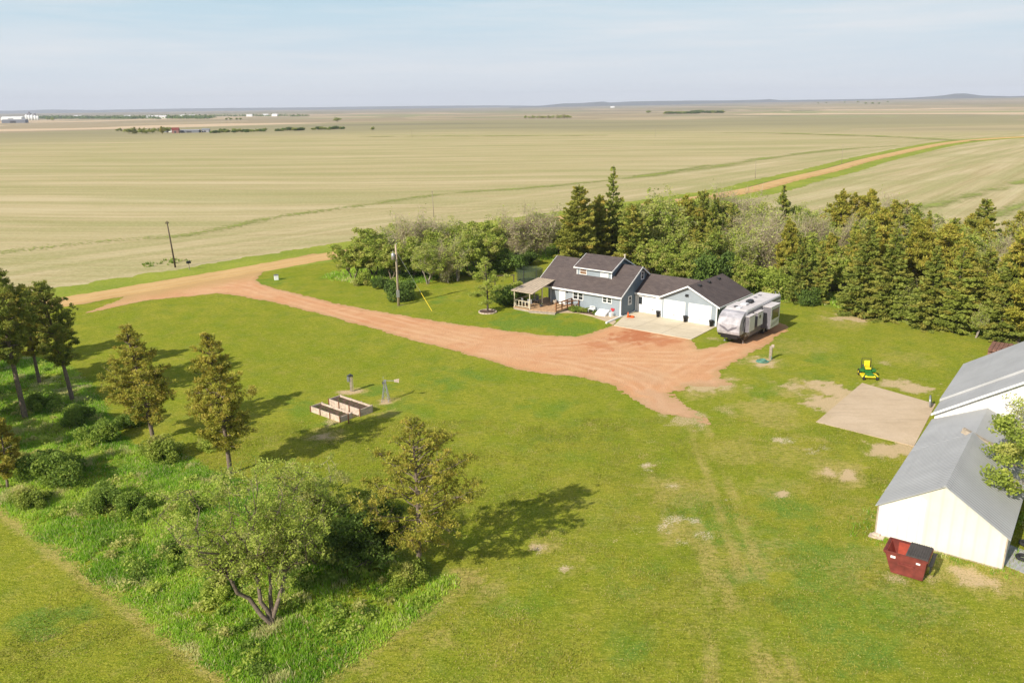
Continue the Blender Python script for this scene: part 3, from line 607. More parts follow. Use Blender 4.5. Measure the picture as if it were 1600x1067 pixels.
b.prism([(1.9,-.1),(1.9,ztop(1.9)-.01),(RB,ztop(RB)-.01),(8.397,ztop(8.397)-.01),(8.397,-.1)],-12.1,-10.2,'x')
b.build('wall',M['siding'],house)
b=MB(); b.prism([(0,-.1),(0,ztop(0)),(RB,ztop(RB)),(8.4,ztop(8.4)),(8.4,-.1)],.001,.02,'x'); b.build('gable_shade_siding',M['siding_shade'],house)  # thin overlay carrying the gable's shade in its colour
roof=roof_gable(-12.4,.32,-.4,ZE-.4*SL,RB,ZE+RB*SL,8.8,ZE-.4*SL).build('roof',M['shingle'],house)
b=MB(); zf=ZE-.4*SL-.14
b.box(-12.4,.32,-.47,-.402,zf-.08,zf+.13)
b.box(-12.4,.32,8.802,8.86,zf-.08,zf+.13)
for a0,a1 in ((.322,.37),(-12.45,-12.402)):
    b.prism([(-.47,zf-.05),(-.47,zf+.11),(RB,ZE+RB*SL-.02),(8.86,zf+.11),(8.86,zf-.05),(RB,ZE+RB*SL-.21)],a0,a1,'x')
b.build('fascia',M['white'],house)
b=MB(); b.box(-.09,.045,-.03,-.002,-.08,2.5); b.box(.022,.045,-.002,.1,-.08,2.5); b.build('corner_board',M['white'],house)
b=MB(); b.box(-10.3,-10.2,-.03,-.002,-.08,2.5); b.build('corner_board',M['white'],house)
b=MB(); b.tube([(.09,3.2,2.5),(.09,3.2,.3),(.09,2.9,.12),(.09,.1,.02)],.05,6); b.build('downspout',M['white'],house)
window(house,-6.85,-5.3,1.22,2.2,0); window(house,-2.55,-1.2,1.42,2.2,0)
window(house,1.55,2.25,1.15,2.2,.02,axis='x',dirn=1,mull=0); window(house,4.35,5.0,3.75,4.75,.02,axis='x',dirn=1,mull=0)
window(house,-11.7,-10.8,1.2,2.1,1.9,mull=0)
# front door
b=MB(); b.box(-8.95,-8.0,-.05,-.002,.32,2.32); dr=b.build('front_door',M['white_door'],house)
b=MB(); b.lathe([(.001,0),(.2,0),(.2,.02),(.001,.02)],14); o=b.build('oval_glass',M['wblind'],dr); o.rotation_euler=(R(90),0,0); o.location=(-8.5,-.052,1.6); o.scale=(.8,1.8,1)
b=MB(); b.box(-8.12,-8.07,-.1,-.05,1.2,1.3); b.build('handle',M['dark'],dr)
b=MB(); b.box(-7.82,-7.68,-.14,-.002,1.9,2.15); b.build('porch_light',M['black'],house)
# dormer
DA0,DA1,DB=-7.65,-2.55,1.9; DZ=5.05; DR=6.2
dorm=MB(); dorm.prism([(DB,3.7),(DB,DZ-.0),(RB,DR-.12),(2*RB-DB,DZ),(2*RB-DB,3.7)],DA0,DA1,'x'); dorm=dorm.build('dormer',M['siding'],house)
b=MB(); b.prism([(DB,3.7),(DB,DZ),(RB,DR-.12),(2*RB-DB,DZ),(2*RB-DB,3.7)],DA1+.001,DA1+.02,'x'); b.build('dormer_shade_siding',M['siding_shade'],dorm)
sl=(DR-DZ)/(RB-DB)
roof_gable(DA0-.2,DA1+.25,DB-.35,DR-sl*(RB-DB+.35),RB,DR,2*RB-DB+.35,DR-sl*(RB-DB+.35),.12).build('dormer_roof',M['shingle'],dorm)
b=MB(); zq=DR-sl*(RB-DB+.35); b.box(DA0-.2,DA1+.25,DB-.40,DB-.352,zq-.13,zq)
for a0,a1 in ((DA1+.252,DA1+.3),(DA0-.25,DA0-.202)): b.prism([(DB-.42,zq-.17),(DB-.42,zq),(RB,DR-.01),(2*RB-DB+.42,zq),(2*RB-DB+.42,zq-.17),(RB,DR-.17)],a0,a1,'x')
b.build('dormer_fascia',M['white'],dorm)
for x0,x1 in ((DA1-.1,DA1+.03),(DA0-.02,DA0+.09)): b=MB(); b.box(x0,x1,DB-.03,DB-.002,3.8,DZ-.1); b.build('corner_board',M['white'],dorm)
wq=window(dorm,-7.2,-6.15,3.98,4.78,DB,mull=0,pane='blind',fw=.07); wq=window(dorm,-4.15,-3.0,4.02,4.78,DB,mull=0,pane='wblind',fw=.07)
b=MB(); b.tube([(-2.9,5.3,5.4),(-2.9,5.3,6.25)],.09,10); b.tube([(-2.9,5.3,6.25),(-2.9,5.3,6.4)],.14,10); b.build('vent_pipe',M['tan_post'],roof)
# breezeway
BB,BR_,BZ=3.35,6.1,4.28; bs=(BZ-2.45)/(BR_-BB+.35)
b=MB(); b.prism([(BB,-.1),(BB,2.5),(BR_,BZ-.13),(8.8,2.5),(8.8,-.1)],.022,3.9,'x'); b.build('breezeway_wall',M['siding'],house)
bwroof=roof_gable(.025,7.0,BB-.35,2.45,BR_,BZ,9.2,2.45,.13); bwroof.build('breezeway_roof',M['shingle'],house)
b=MB(); b.box(.03,3.6,BB-.42,BB-.352,2.26,2.46); b.build('breezeway_fascia',M['white'],house)
b=MB(); b.box(.05,.2,BB-.03,BB-.002,-.05,2.35); b.box(1.2,1.34,BB-.035,BB-.002,-.05,2.35); b.box(.2,1.2,BB-.03,BB-.002,2.12,2.3); b.build('door_trim',M['white'],house)
b=MB(); b.box(.25,1.15,BB-.05,BB-.002,.08,2.1); bd=b.build('side_door',M['white_door'],house); b=MB(); b.box(.48,.92,BB-.065,BB-.05,1.05,1.95); b.build('pane',M['glass'],bd)
def gdoor(x0,x1,y,z0,z1):
    b=MB(); b.box(x0,x1,y-.04,y-.002,z0,z1); n=4; h=(z1-z0)/n; k=max(3,int((x1-x0)/.62)); wd=(x1-x0)/k
    for r_ in range(n):
        for c_ in range(k): b.box(x0+c_*wd+.07,x0+(c_+1)*wd-.07,y-.052,y-.04,z0+r_*h+.08,z0+(r_+1)*h-.08)
    g=b.build('garage_door',M['white_door'],house)
    b=MB()
    for r_ in range(1,n): b.box(x0,x1,y-.056,y-.0405,z0+r_*h-.012,z0+r_*h+.012)
    b.build('panel_joint',M['grey'],g); b=MB(); b.box((x0+x1)/2-.1,(x0+x1)/2+.1,y-.09,y-.053,z0+.45,z0+.5); b.build('handle',M['dark'],g)
gdoor(1.36,3.45,BB,.09,2.15)
# garage
GA0,GA1,GB,GB1,GC,GZ=3.9,10.9,2.65,10.6,7.3,4.35
gs=(GZ-2.42)/3.95
b=MB(); zt=lambda x: GZ-gs*abs(x-7.4)-.13
b.prism([(GA0,-.1),(GA0,zt(GA0)),(7.4,zt(7.4)),(GA1,zt(GA1)),(GA1,-.1)],GB,GB1,'y'); b.build('garage_wall',M['siding'],house)
b=MB(); b.box(GA1+.001,GA1+.02,GB,GB1,-.1,zt(GA1)); b.build('garage_shade_siding',M['siding_shade'],house)
b=MB(); zo=GZ-gs*3.95; b.prism([(3.45,zo),(7.4,GZ),(11.35,zo),(11.35,zo-.13),(7.4,GZ-.13),(3.45,zo-.13)],GB-.42,GB1+.35,'y'); gr=b.build('garage_roof',M['shingle'],house)
b=MB(); b.prism([(3.38,zo-.2),(3.38,zo-.03),(7.4,GZ-.02),(11.42,zo-.03),(11.42,zo-.2),(7.4,GZ-.2)],GB-.49,GB-.422,'y')
b.box(11.352,11.42,GB-.42,GB1+.35,zo-.2,zo-.01); b.build('garage_fascia',M['white'],house)
for yy in (4.0,6.3,8.8):
    b=MB(); xx=7.95; z_=GZ-gs*.55; b.box(xx-.18,xx+.18,yy-.18,yy+.18,z_-.05,z_+.16); b.build('roof_vent',M['black'],gr)
for x0,x1 in ((GA0,GA0+.1),(GA1-.1,GA1+.04)): b=MB(); b.box(x0,x1,GB-.025,GB-.002,0,2.4); b.build('garage_corner_board',M['white'],house)
gdoor(4.3,6.9,GB,.09,2.2); gdoor(7.5,10.15,GB,.09,2.2)
b=MB()
for x0,x1 in ((4.3,6.9),(7.5,10.15)): b.box(x0-.09,x0-.003,GB-.03,GB-.002,.09,2.29); b.box(x1+.003,x1+.09,GB-.03,GB-.002,.09,2.29); b.box(x0-.003,x1+.003,GB-.03,GB-.002,2.203,2.29)
b.build('garage_door_trim',M['white'],house)
b=MB(); b.box(6.95,7.35,GB-.1,GB-.002,3.08,3.25); b.box(6.98,7.1,GB-.22,GB-.1,3.0,3.12); b.box(7.2,7.32,GB-.22,GB-.1,3.0,3.12); b.build('flood_light',M['black'],house)
window(house,8.6,9.6,1.4,2.15,GA1+.02,axis='x',dirn=1,mull=1)
# deck and porch
dk=.34
b=MB(); b.prism([(-12.5,-4.7),(-10.0,-4.7),(-6.85,-3.55),(-6.85,-.003),(-10.302,-.003),(-10.302,1.895),(-12.5,1.895)],dk-.07,dk,'z'); deck=b.build('deck',M['deck'],house)
b=MB(); b.prism([(-12.46,-4.66),(-10.0,-4.66),(-6.9,-3.51),(-6.9,-.05),(-12.46,-.05)],-.1,dk-.072,'z'); b.build('deck_skirt',M['oldwood'],deck)
b=MB(); b.prism([(-9.9,-4.66),(-6.85,-3.56),(-6.7,-3.9),(-9.75,-5.0)],-.05,.17,'z'); b.build('deck_step',M['oldwood'],deck)
# porch canopy: tilted slab
b=MB(); c4=[(-12.7,-4.85,2.42),(-9.35,-4.85,2.42),(-10.0,.45,3.12),(-12.5,.45,3.12)]
b.add(c4+[(x,y,z-.07) for x,y,z in c4],[(0,1,2,3),(7,6,5,4),(0,4,5,1),(1,5,6,2),(2,6,7,3),(3,7,4,0)]); pr=b.build('porch_canopy',M['porch'],house)
b=MB()
for k in range(8):
    t=k/7; p0=Vector(c4[0]).lerp(Vector(c4[1]),t); p1=Vector(c4[3]).lerp(Vector(c4[2]),t); b.bar(p0+Vector((0,0,.02)),p1+Vector((0,0,.02)),.05,.04)
b.build('canopy_seam',M['porch'],pr)
for x,y in ((-12.4,-4.55),(-10.0,-4.55),(-9.95,-2.2),(-12.4,-.6)):
    b=MB(); z1=2.36+(y+4.85)*.132; b.box(x-.055,x+.055,y-.055,y+.055,dk,z1); b.build('porch_post',M['tan_post'],house)
b=MB(); b.box(-12.34,-10.06,-4.6,-4.5,1.18,1.26); b.box(-12.34,-10.06,-4.6,-4.5,.48,.56)
for x in np.linspace(-12.2,-10.2,5): b.box(x-.05,x+.05,-4.58,-4.52,.56,1.18)
b.box(-12.45,-12.36,-4.49,-.66,1.18,1.26); b.box(-12.45,-12.36,-4.49,-.66,.48,.56)
b.build('porch_railing',M['tan_post'],house)
b=MB(); X=-6.92
for y in (-3.4,-2.2,-1.1,-.2): b.box(X-.06,X+.06,y-.06,y+.06,dk,dk+.95)
b.box(X-.07,X+.07,-3.5,-.1,dk+.95,dk+1.02); b.box(X-.03,X+.03,-3.4,-.2,dk+.3,dk+.38); b.box(X-.03,X+.03,-3.4,-.2,dk+.6,dk+.68)
b.bar((X+1.1,-.2,1.25),(X,-2.2,1.3),.1); b.box(X+1.0,X+1.1,-.25,-.15,.1,1.3); b.bar((X+1.1,-.2,.75),(X,-2.2,.85),.08)
b.build('brown_railing',M['redwood'],house)
# small things by the house
def hw(a,b_,z=0): x,y=W(a,b_); return (x,y,z)
c=root('planter','tall black planter between entry garage door and double garage','planter',hw(3.62,2.45,.085),YAW,'black planters by the garage doors')
def planter_parts(c):
    b=MB(); b.lathe([(.17,0),(.26,.62),(.29,.63),(.29,.7),(.24,.7),(.22,.6)],14); b.build('pot',M['black'],c,True)
    b=MB(); b.lathe([(.22,.58),(.1,.62)],10); b.build('soil',M['soil'],c)
planter_parts(c)
for (a_,lab) in ((7.2,'tall black planter in front of the post between the two wide garage doors'),(10.42,'tall black planter at the right corner of the garage, beside the camper')):
    q=copy_tree(c); q.location=hw(a_,2.35,.085); q['label']=lab
c=root('traffic_cone','orange traffic cone on scoria by the front right house corner','traffic cone',hw(.95,.15,.02),YAW)
b=MB(); b.lathe([(.16,.05),(.03,.72)],14); b.build('cone',M['orange'],c,True); b=MB(); b.box(-.24,.24,-.24,.24,0,.05); b.build('base',M['orange'],c)
c=root('orange_cord','heap of orange extension cord lying beside the traffic cone','cord',hw(1.25,.45,.03),0)
b=MB()
for k in range(5): b.torus(.22+.04*k,.035,(random.uniform(-.1,.1),random.uniform(-.1,.1),.03+.035*k),n=16,k=6)
b.build('coil',M['orange'],c,True)
o=MB(); o.prism([(0,-.0),(1.6,0),(1.6,.1),(0,.1)],0,.1,'y'); 
c=root('cellar_hatch','low white sloping cellar hatch against the house front','hatch',hw(-2.9,-1.05,0),YAW)
b=MB(); b.prism([(0,0),(0,.22),(1.0,.62),(1.0,0)],0,1.45,'x'); b.build('hatch_box',M['white'],c); b=MB(); b.add([(.05,.0,.245),(1.4,.0,.245),(1.4,.98,.635),(.05,.98,.635)],[(0,1,2,3)]); b.add([(.70,.0,.25),(.75,.0,.25),(.75,.98,.64),(.70,.98,.64)],[(0,1,2,3)]); b.build('hatch_lid',M['white_door'],c)
c=root('utility_box','small white utility box beside the cellar hatch','box',hw(-.95,-.45,0),YAW); b=MB(); b.box(-.25,.1,-.2,.2,0,.5); b.build('box',M['white'],c,bevel=.02); b=MB(); b.tube([(.22,0,0),(.22,0,.6)],.035,8); b.build('pipe',M['white'],c)
c=root('garden_bench','small white metal bench standing in the planting bed','bench',hw(-3.75,-.5,.07),YAW)
b=MB(); b.box(-.4,.4,-.2,.2,.42,.46); b.build('seat',M['white'],c); b=MB(); b.box(-.4,.4,.17,.21,.5,.6); b.box(-.4,.4,.17,.21,.7,.78); b.box(-.4,-.36,.17,.21,.46,.78); b.box(.36,.4,.17,.21,.46,.78); b.build('backrest',M['white'],c)
for sx in(-.36,.36):
    for sy in (-.17,.17): b=MB(); b.box(sx-.02,sx+.02,sy-.02,sy+.02,0,.42); b.build('leg',M['white'],c)
# red heart wreath
hp=[]
for k in range(24):
    a=2*math.pi*k/24; hp.append((.016*16*math.sin(a)**3,.016*(13*math.cos(a)-5*math.cos(2*a)-2*math.cos(3*a)-math.cos(4*a))))
b=MB(); b.prism(hp,-.08,-.02,'y'); o=b.build('heart_decoration',M['redp']); o.location=hw(-1.05,0,.75); o.rotation_euler=(0,0,YAW); setp(o,'red heart decoration hanging on the house front wall','wall decoration')
b=MB(); b.prism([(0,0),(.16,0),(.16,.2),(0,.2)],0,1,'x')
o=MB(); p0=Vector(hw(.35,-3.55,.1)); p1=Vector(hw(.15,.15,.1)); o.bar(p0,p1,.2,.2); o=o.build('edging_timber',M['white']); setp(o,'pale edging timber lying between the front walk and the concrete apron','timber')
# deck furniture
def chair(loc,rz,lab):
    c=root('patio_chair',lab,'chair',loc,rz,'patio chairs on the covered deck')
    b=MB(); b.box(-.27,.27,-.27,.27,.38,.43); b.build('seat',M['grey'],c); b=MB(); b.box(-.27,.27,.24,.29,.43,.95); b.build('backrest',M['grey'],c)
    for sx in(-.24,.24):
        for sy in (-.24,.24): b=MB(); b.box(sx-.02,sx+.02,sy-.02,sy+.02,0,.38); b.build('leg',M['black'],c)
    for sx in (-.29,.29): b=MB(); b.box(sx-.03,sx+.03,-.25,.25,.6,.64); b.build('armrest',M['black'],c)
chair(hw(-11.8,-3.4,dk),YAW+2.6,'dark patio chair nearest the front left post of the covered deck')
chair(hw(-10.9,-3.3,dk),YAW+3.4,'dark patio chair in the middle of the covered deck')
chair(hw(-11.4,-1.6,dk),YAW-.3,'dark patio chair at the back of the covered deck')
c=root('flower_pot','dark flower pot on the open deck by the middle canopy post','flower pot',hw(-9.7,-2.75,dk),0); b=MB(); b.lathe([(.14,0),(.2,.3),(.17,.28)],12); b.build('pot',M['dark'],c,True)
b=MB()
for k in range(26):
    a=random.uniform(0,6.28); r_=random.uniform(.02,.2); z=random.uniform(.28,.5); b.add([(r_*math.cos(a),r_*math.sin(a),z),((r_+.1)*math.cos(a+.3),(r_+.1)*math.sin(a+.3),z+.06),((r_+.08)*math.cos(a-.3),(r_+.08)*math.sin(a-.3),z-.02)],[(0,1,2)])
b.build('plant',M['leaf_dark'],c)
c=root('barrel_planter','grey half-barrel planter on the deck beside the front door','planter',hw(-9.35,-.45,dk),0); b=MB(); b.lathe([(.24,0),(.3,.25),(.27,.5),(.22,.5),(.2,.44)],14); b.build('barrel',M['oldwood'],c,True); b=MB(); b.lathe([(.2,.4),(.02,.47)],8); b.build('soil',M['soil'],c)
# trampoline
tx,ty=P(828,447); c=root('trampoline','round trampoline with dark safety netting on the lawn behind the porch','trampoline',(tx,ty,0))
b=MB(); b.torus(1.75,.05,(0,0,.75),n=28); b.build('frame',M['dark'],c,True); b=MB(); b.lathe([(.01,.76),(1.6,.76)],28); b.build('jumping_mat',M['black'],c)
b=MB(); n_=36
for k in range(n_):
    a=2*math.pi*k/n_; a2=2*math.pi*(k+1)/n_; x0,y0,x1,y1=1.7*math.cos(a),1.7*math.sin(a),1.7*math.cos(a2),1.7*math.sin(a2); b.add([(x0,y0,.8),(x1,y1,.8),(x1,y1,2.5),(x0,y0,2.5)],[(0,1,2,3)])
b.build('safety_net',M['netting'],c)
for k in range(6):
    a=2*math.pi*k/6; b=MB(); b.tube([(1.78*math.cos(a),1.78*math.sin(a),0),(1.78*math.cos(a),1.78*math.sin(a),2.55)],.035,6); b.build('pole',M['dark'],c)
# swing frame left of canopy
sx,sy=P(803,452); c=root('swing_frame','dark wooden swing frame on the grass left of the porch canopy','swing frame',(sx,sy,0),R(10))
for xx in (0,-2.6):
    b=MB(); b.box(xx-.06,xx+.06,-.06,.06,0,1.9); b.build('post',M['dpole'],c)
b=MB(); b.box(-2.7,.1,-.07,.07,1.9,2.02); b.build('beam',M['dpole'],c)

# ------------------------------------------------------------------ CAMPER (fifth wheel)
cx0,cy0=W(15.05,-3.3); rv=root('camper','white and silver fifth-wheel camper with three slide-outs parked beside the garage','camper',(cx0,cy0,0),YAW+R(1))
RW=1.22; RL=10.9
prof=[(.1,1.25),(0.0,1.55),(.02,2.3),(.35,2.95),(1.0,3.35),(1.9,3.52),(RL-.15,3.52),(RL,3.4),(RL,.62),(2.5,.62),(2.3,1.25)]
b=MB(); b.prism(prof,-RW,RW,'x'); b.build('body',M['rv'],rv,bevel=.06)
b=MB(); fp=[(.1,1.2),(-.03,1.55),(-.01,2.3),(.33,2.98),(.99,3.38),(1.5,3.49),(1.2,3.0),(.95,2.2),(.8,1.2)]
b.prism([(y-.02,z+.005) for y,z in fp],-RW-.015,RW+.015,'x'); cap=b.build('front_cap',M['rv_cap'],rv,bevel=.08)
b=MB() # dark swoosh chevron on the nose
for sgn in (-1,1):
    b.add([(0,-.065,1.72),(sgn*.42,-.065,2.02),(sgn*.95,-.06,2.16),(sgn*.9,-.063,1.98),(sgn*.4,-.066,1.72),(0,-.066,1.5)],[(0,1,2,3,4,5)])
b.build('nose_graphic',M['rv_grey'],cap)
b=MB()
for k in range(6):
    x=-.85+k*.2; b.box(x,x+.13,.12,.16,2.62,2.72) if False else b.add([(x,.135,2.6),(x+.14,.135,2.6),(x+.14,.2,2.72),(x,.2,2.72)],[(0,1,2,3)])
b.build('nose_lettering',M['rv_grey'],cap)
b=MB(); b.box(-RW-.01,RW+.01,.35,2.2,.95,1.22); b.box(-.9,.9,.25,.45,.75,1.2); b.build('overhang_skirt',M['rv_black'],rv)
b=MB(); b.box(-RW+.03,RW-.03,1.3,2.6,.45,1.24); b.build('front_storage_box',M['rv_black'],rv)
b=MB(); b.box(-RW+.1,RW-.1,1.9,RL-.6,.4,.63); b.build('chassis',M['dark'],rv)
b=MB(); b.box(-.12,.12,.5,.8,.55,1.0); b.build('hitch_pin',M['dark'],rv)
b=MB(); rp=[(1.0,3.36),(1.9,3.535),(RL-.15,3.535),(RL-.15,3.56),(1.9,3.57),(1.0,3.39)]; b.prism(rp,-RW+.06,RW-.06,'x'); rr=b.build('roof_membrane',M['rv_roof'],rv)
b=MB(); b.box(-.3,.35,4.7,5.5,3.57,3.86); b.build('air_conditioner',M['black'],rr,bevel=.06)
b=MB(); b.box(-.35,.3,3.5,4.25,3.57,3.78); b.build('air_conditioner_cover',M['rv'],rr,bevel=.06)
b=MB(); b.box(-.2,.3,2.0,2.7,3.56,3.66); b.build('skylight',M['rv'],rr,bevel=.03)
b=MB(); b.box(-.55,-.2,2.3,2.65,3.56,3.68); b.build('roof_vent',M['dark'],rr)
for yy in (6.4,7.6,8.8): b=MB(); b.box(-.6,-.3,yy,yy+.3,3.56,3.63); b.build('roof_vent',M['rv_mid'],rr)
# side graphics and painted shade between slide-outs (driver side, +x)
X=RW+.004
def panel(name,pts,m,x=X,par=rv):
    b=MB(); b.add([(x,y,z) for y,z in pts],[tuple(range(len(pts)))]); return b.build(name,m,par)
panel('side_graphic_and_shade',[(1.9,3.3),(RL-.05,3.32),(RL-.05,3.12),(6,3.05),(1.5,2.9)],M['rv_mid'])
panel('side_graphic_and_shade',[(.9,1.24),(2.3,1.24),(2.5,.64),(RL-.05,.64),(RL-.05,1.25),(5.5,1.75),(3.5,2.0),(1.3,2.1)],M['rv_grey'],X+.002)
panel('side_graphic_and_shade',[(2.8,1.3),(5.7,1.25),(5.75,2.95),(2.8,2.9)],M['rv_black'],X+.001)  # black panel painted for the shade on the body between slide-outs
panel('side_graphic_and_shade',[(8.2,1.3),(8.7,1.3),(8.9,2.9),(8.2,2.9)],M['rv_black'],X+.001)
panel('side_graphic_and_shade',[(.75,2.5),(1.2,2.95),(1.35,2.9),(1.0,2.3),(.95,1.6),(.75,1.6)],M['rv_black'],X+.018)
panel('side_graphic_and_shade',[(8.6,1.9),(RL-.05,2.0),(RL-.05,1.3),(8.6,1.3)],M['rv'],X+.004)
# white block lettering on the dark lower side near the front
b=MB()
for k,(yy,wd) in enumerate(((1.45,.2),(1.72,.2),(1.99,.24),(2.3,.2),(2.56,.2))):
    zb=.78; hh=.36
    b.add([(X+.012,yy,zb),(X+.012,yy+.07,zb),(X+.012,yy+.07,zb+hh),(X+.012,yy,zb+hh)],[(0,1,2,3)])
    b.add([(X+.012,yy+.07,zb+(.3 if k%2 else .14)),(X+.012,yy+wd,zb+(.3 if k%2 else .14)),(X+.012,yy+wd,zb+(.36 if k%2 else .2)),(X+.012,yy+.07,zb+(.36 if k%2 else .2))],[(0,1,2,3)])
    if k in (0,2,3): b.add([(X+.012,yy+wd-.06,zb),(X+.012,yy+wd,zb),(X+.012,yy+wd,zb+.2),(X+.012,yy+wd-.06,zb+.2)],[(0,1,2,3)])
b.build('side_lettering',M['rv'],rv)
def slide(y0,y1,z0,z1,dep,win=None,dark=True):
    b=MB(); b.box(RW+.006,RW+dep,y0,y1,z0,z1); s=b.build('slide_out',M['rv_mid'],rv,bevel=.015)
    b=MB(); b.box(RW+.0,RW+dep+.05,y0-.05,y1+.05,z1+.003,z1+.05); b.build('slide_roof',M['rv_roof'],s)
    b=MB(); b.box(RW+dep+.003,RW+dep+.018,y0+.06,y1-.06,z0+.06,z1-.06); b.build('slide_face',M['rv'],s)
    if win:
        for (a,c_,d_,e) in win:
            b=MB(); b.box(RW+dep+.02,RW+dep+.035,a-.05,c_+.05,d_-.05,e+.05); f=b.build('window',M['rv_grey'],s); b=MB(); b.box(RW+dep+.036,RW+dep+.042,a,c_,d_,e); b.build('pane',M['glass'],f)
    return s
slide(1.25,2.75,1.35,3.02,.45); slide(3.4,4.9,1.5,3.0,.45,[(3.9,4.15,2.4,2.65)])
s3=slide(5.7,8.2,.85,3.2,.95,[(6.1,7.9,1.85,2.85)])
b=MB(); xx=RW+.95+.02
for k in range(2): b.add([(xx,5.85,1.25-.18*k),(xx,7.0,1.35-.18*k),(xx,8.05,1.6-.18*k),(xx,8.05,1.68-.18*k),(xx,7.0,1.43-.18*k),(xx,5.85,1.31-.18*k)],[(0,1,2,3,4,5)])
b.build('slide_stripe',M['rv_grey'],s3)
for y0,y1,z0,z1 in ((8.95,9.9,1.95,2.9),(10.1,10.5,2.1,2.8)):
    b=MB(); b.box(RW+.005,RW+.03,y0-.05,y1+.05,z0-.05,z1+.05); f=b.build('window',M['rv_grey'],rv); b=MB(); b.box(RW+.031,RW+.036,y0,y1,z0,z1); b.build('pane',M['glass'],f)
for yy in (6.6,7.55):
    for sx in (-1,1):
        b=MB(); b.tube([(sx*(RW-.28),yy,.38),(sx*(RW-.02),yy,.38)],.38,18); wv=b.build('wheel',M['rubber'],rv); b=MB(); b.tube([(sx*(RW-.02),yy,.38),(sx*(RW+.005),yy,.38)],.2,14); b.build('rim',M['steel'],wv)
for sx in (-1,1):
    b=MB(); b.box(sx*1.0-.05,sx*1.0+.05,1.55,1.65,0.02,1.2); b.box(sx*1.0-.13,sx*1.0+.13,1.47,1.73,0,.03); b.build('landing_leg',M['steel'],rv)
b=MB()
for xx in (.55,.95): b.tube([(xx,RL+.1,.9),(xx,RL+.1,3.75),(xx,RL-.2,3.8)],.02,6)
for k in range(9): b.tube([(.55,RL+.1,1.1+.3*k),(.95,RL+.1,1.1+.3*k)],.015,6)
b.build('ladder',M['white'],rv)
b=MB(); b.box(-RW+.0,RW-.0,RL+.0,RL+.12,.5,.66); b.build('bumper',M['dark'],rv)
# awning side slide (far side, visible as roof edge)
b=MB(); b.box(-RW-.5,-RW-.006,3.3,6.0,1.4,3.25); s=b.build('slide_out',M['rv'],rv); b=MB(); b.box(-RW-.55,-RW-.0,3.25,6.05,3.253,3.3); b.build('slide_roof',M['rv_roof'],s)

# ------------------------------------------------------------------ BARNS
barn=root('barn','cream steel barn with grey corrugated gable roof at the right front','barn',(BO[0],BO[1],0),BYAW)
BW,BE,BAP=6.4,2.0,4.05
b=MB(); sl_=(BAP-BE)/(BW/2)
b.prism([(0,-.1),(0,BE-.06),(BW/2,BAP-.08),(BW,BE-.06),(BW,-.1)],0,8.98,'y'); b.build('wall',M['tin_side'],barn)
b=MB(); b.prism([(0,0.02),(0,BE-.07),(BW/2,BAP-.09),(BW,BE-.07),(BW,.02)],-.02,-.002,'y'); b.build('front_cladding',M['tin_wall'],barn)
b=MB(); b.add([(0.02,-.024,.05),(2.4,-.024,.05),(2.4,-.024,2.9),(2.1,-.024,3.1),(.02,-.024,1.85)],[(0,1,2,3,4)]); b.build('white_sheet',M['tin_white'],barn)
b=MB(); b.box(.0,BW,-.03,-.0245,.0,.10); b.build('rusty_base_strip',M['oldwood'],barn)
b=MB(); e=.14; b.prism([(-e,BE-.09),(BW/2,BAP),(BW+e,BE-.09),(BW+e,BE-.14),(BW/2,BAP-.05),(-e,BE-.14)],-.16,9.0,'y'); b.build('roof',M['tin'],barn)
b=MB(); b.prism([(-e,BE-.1),(BW/2,3.5),(BW+e,BE-.1),(BW+e,BE-.16),(BW/2,3.44),(-e,BE-.16)],9.003,15.95,'y'); b.build('rear_roof',M['tin'],barn)
b=MB(); b.prism([(BW/2-.22,BAP-.1),(BW/2,BAP+.05),(BW/2+.22,BAP-.1),(BW/2,BAP-.0)],-.17,9.0,'y'); b.build('ridge_cap',M['tin'],barn)
b=MB(); b.box(-.03,.05,-.03,-.022,0,BE-.1); b.box(BW-.05,BW+.02,-.03,-.022,0,BE-.1); b.build('corner_trim',M['oldwood'],barn)
b=MB(); b.prism([(0,0),(0,BE-.1),(BW/2,3.42),(BW,BE-.1),(BW,0)],8.99,15.9,'y'); b.build('rear_wall',M['tin_white'],barn)
b=MB(); b.bar((2.6,9.1,4.05),(5.6,9.15,2.85),.36,.3); b.bar((2.9,9.5,3.65),(5.3,9.5,2.75),.14,.12); b.bar((2.7,9.0,4.1),(2.75,9.8,3.6),.2,.2); b.build('broken_gable_board',M['oldwood'],barn)
b=MB(); b.box(-.25,.55,-.5,-.05,0,.1); b.box(-.1,.3,-.3,-.08,.1,.2); b.build('stone_footing',M['bed_white'],barn)
# second larger barn behind
b2=root('machine_shed','large white machine shed with wide grey metal roof behind the cream barn','shed',(WB(0,16)[0],WB(0,16)[1],0),BYAW)
SWd=11.4; SA=2.5+.665*SWd/2
b=MB(); b.prism([(0,-.1),(0,2.4),(SWd/2,SA-.12),(SWd,2.4),(SWd,-.1)],0,13,'y'); b.build('wall',M['tin_white'],b2)
b=MB(); b.prism([(-.15,2.4),(SWd/2,SA),(SWd+.15,2.4),(SWd+.15,2.32),(SWd/2,SA-.08),(-.15,2.32)],-.3,2.8,'y'); b.build('front_roof',M['tin'],b2)
b=MB(); b.prism([(-.2,2.58),(SWd/2,SA+.2),(SWd+.2,2.58),(SWd+.2,2.38),(SWd/2,SA),(-.2,2.38)],2.803,13.2,'y'); b.build('roof',M['tin'],b2)
b=MB(); b.prism([(-.2,2.26),(-.2,2.43),(SWd/2,SA+.03),(SWd+.2,2.43),(SWd+.2,2.26),(SWd/2,SA-.14)],-.36,-.302,'y'); b.build('fascia',M['white'],b2)
